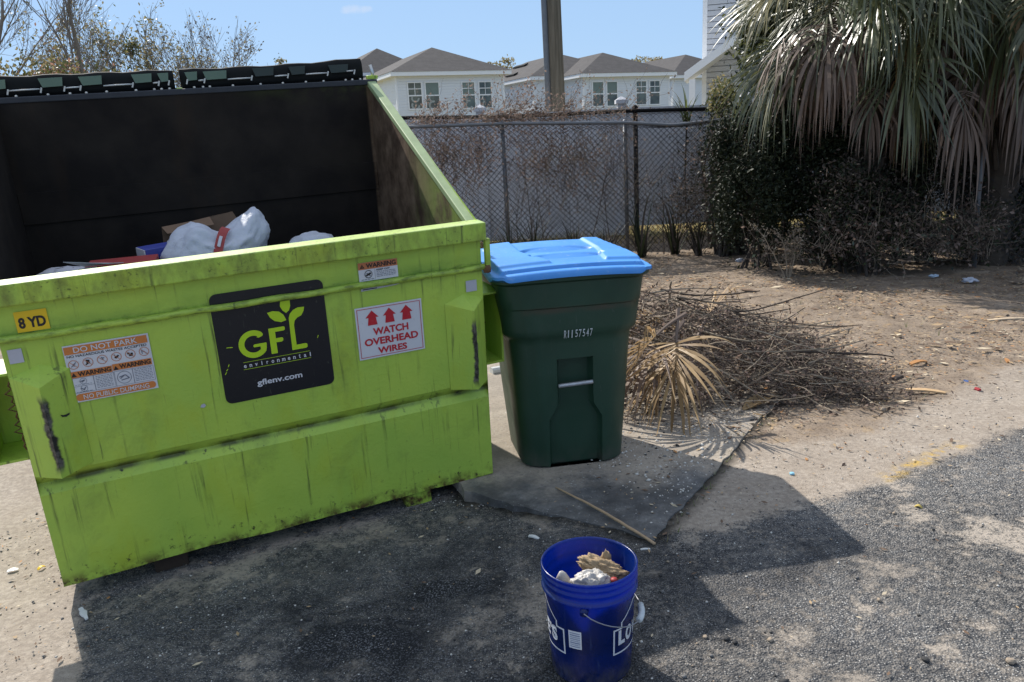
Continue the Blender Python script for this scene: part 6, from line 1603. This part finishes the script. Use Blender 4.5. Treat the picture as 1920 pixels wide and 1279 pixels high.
thing_at(chip(.035, .016, .003, .008, 6), 'yellow_scrap', M['d_yellow'], 78, 1066, 'small yellow scrap on the sand left of the dumpster corner', 'scrap', 60)
thing_at(chip(.022, .018, .008, .002, 7), 'blue_scrap', simple('pale_blue_plastic', (.25, .50, .62), .5), 1485, 890, 'pale blue bottle cap sized scrap on the sand', 'scrap', 0)
thing_at(chip(.03, .012, .004, .002, 8), 'orange_chip', LM[2], 1512, 862, 'small orange wood chip standing on the sand', 'wood chip', 80)
M['red_plastic'] = simple('red_plastic', (.36, .03, .035), .5); M['blue_plastic'] = simple('blue_plastic', (.06, .12, .30), .5)
thing_at(chip(.036, .034, .012, .006, 9), 'red_scrap', M['red_plastic'], 1833, 733, 'bright red plastic scrap on the dirt at the right', 'scrap', 30)
thing_at(chip(.042, .024, .008, .006, 10), 'blue_scrap', M['blue_plastic'], 1811, 717, 'blue plastic scrap just left above the red one', 'scrap', 80)
thing_at(chip(.22, .035, .010, .010, 11), 'wood_strip', simple('tan_wood', (.48, .32, .17), .8, var=.3, scale=25), 1735, 736, 'tan wooden strip lying right of the brush pile tip', 'wood strip', -25)
thing_at(chip(.14, .035, .010, .012, 12), 'bark_strip', LM[2], 1722, 682, 'curled orange bark strip on the dirt above the tan wooden strip', 'bark', 18)
thing_at(chip(.09, .022, .012, .004, 13), 'bark_strip', LM[2], 1888, 678, 'short orange bark piece near the right picture edge', 'bark', 70)
thing_at(chip(.34, .03, .012, .008, 14), 'wood_strip', simple('pale_wood', (.50, .39, .27), .8, var=.3, scale=25), 1890, 601, 'long pale wood strip at the right picture edge on the dirt', 'wood strip', 0)
thing_at(chip(.10, .03, .02, .006, 15), 'dark_stick', M['twig'], 1684, 712, 'dark short stick at the right tip of the brush pile', 'stick', 35)
V, Fc = blob((.055, .035, .026), 61, .55, 3, 2.2); mb = MB(); mb.add([v + Vector((0, 0, .022)) for v in V], Fc); thing_at(mb, 'plastic_scrap', M['bag_white'], 1388, 492, 'pale plastic scrap in the shade right of the blue lid', 'scrap', smooth=True)
V, Fc = blob((.065, .045, .028), 62, .6, 3, 2.2); mb = MB(); mb.add([v + Vector((0, 0, .026)) for v in V], Fc); thing_at(mb, 'plastic_scrap', M['bag_white'], 1818, 530, 'white plastic scrap on the shade line below the leaning fence post', 'scrap', smooth=True)
V, Fc = blob((.045, .03, .018), 63, .6, 3, 2.4); mb = MB(); mb.add([v + Vector((0, 0, .015)) for v in V], Fc); thing_at(mb, 'plastic_scrap', simple('pale_blue_scrap', (.4, .5, .6), .5), 1750, 520, 'pale bluish scrap in the shade left of the white one', 'scrap', smooth=True)
# curled dead leaf sheath at the front of the pile
mb = MB(); n = 10; vs = []; 
for k in range(n + 1):
    f = k / n; x = -.14 + .28 * f; wd = .055 * math.sin(math.pi * min(.97, .08 + f * .9))
    for j in range(5): a = R(-70 + 35 * j); vs.append((x, wd * math.sin(a), .035 * f + wd * (1 - math.cos(a)) + .004))
mb.add(vs, [(5 * k + j, 5 * k + j + 1, 5 * k + j + 6, 5 * k + j + 5) for k in range(n) for j in range(4)])
o = thing_at(mb, 'leaf_sheath', M['palm_tan'], 1425, 762, 'curled pale palm leaf sheath at the near edge of the brush pile', 'leaf', 30); so = o.modifiers.new('solid', 'SOLIDIFY'); so.thickness = .004
for i, (px, py, s, lb) in enumerate(((1363, 1200, .013, 'dark stone right of the blue bucket near the shadow edge'), (1378, 1206, .010, 'smaller stone touching the dark stone right of the bucket'), (1322, 1196, .010, 'pale stone at the shadow edge right of the bucket'), (1735, 1240, .014, 'black stone on the sunlit asphalt at the lower right'), (1895, 1243, .016, 'reddish stone at the lower right corner'), (1410, 790, .014, 'dark stone on the sand left of the brush shadow'))):
    V, Fc = blob((s, s * .8, s * .6), 70 + i, .15, 2, 2); mb = MB(); mb.add([v + Vector((0, 0, s * .45)) for v in V], Fc)
    thing_at(mb, 'stone', M['st_tan'] if i in (2, 4) else M['st_dark'], px, py, lb, 'stone', i * 40)
thing_at(chip(.032, .018, .002, .010, 21), 'yellow_leaf', simple('yellow_leaf', (.40, .30, .07), .7, var=.3), 1722, 952, 'curled yellow leaf on the sunlit asphalt', 'leaf', -40)
# white rolled paper in the gap behind the cart
mb = MB().tube([(0, 0, .035), (.12, .03, .035)], .034, 12); thing_at(mb, 'paper_roll', M['white_plastic'], 922, 706, 'white crumpled paper roll on the ground between dumpster and cart', 'paper', 10)
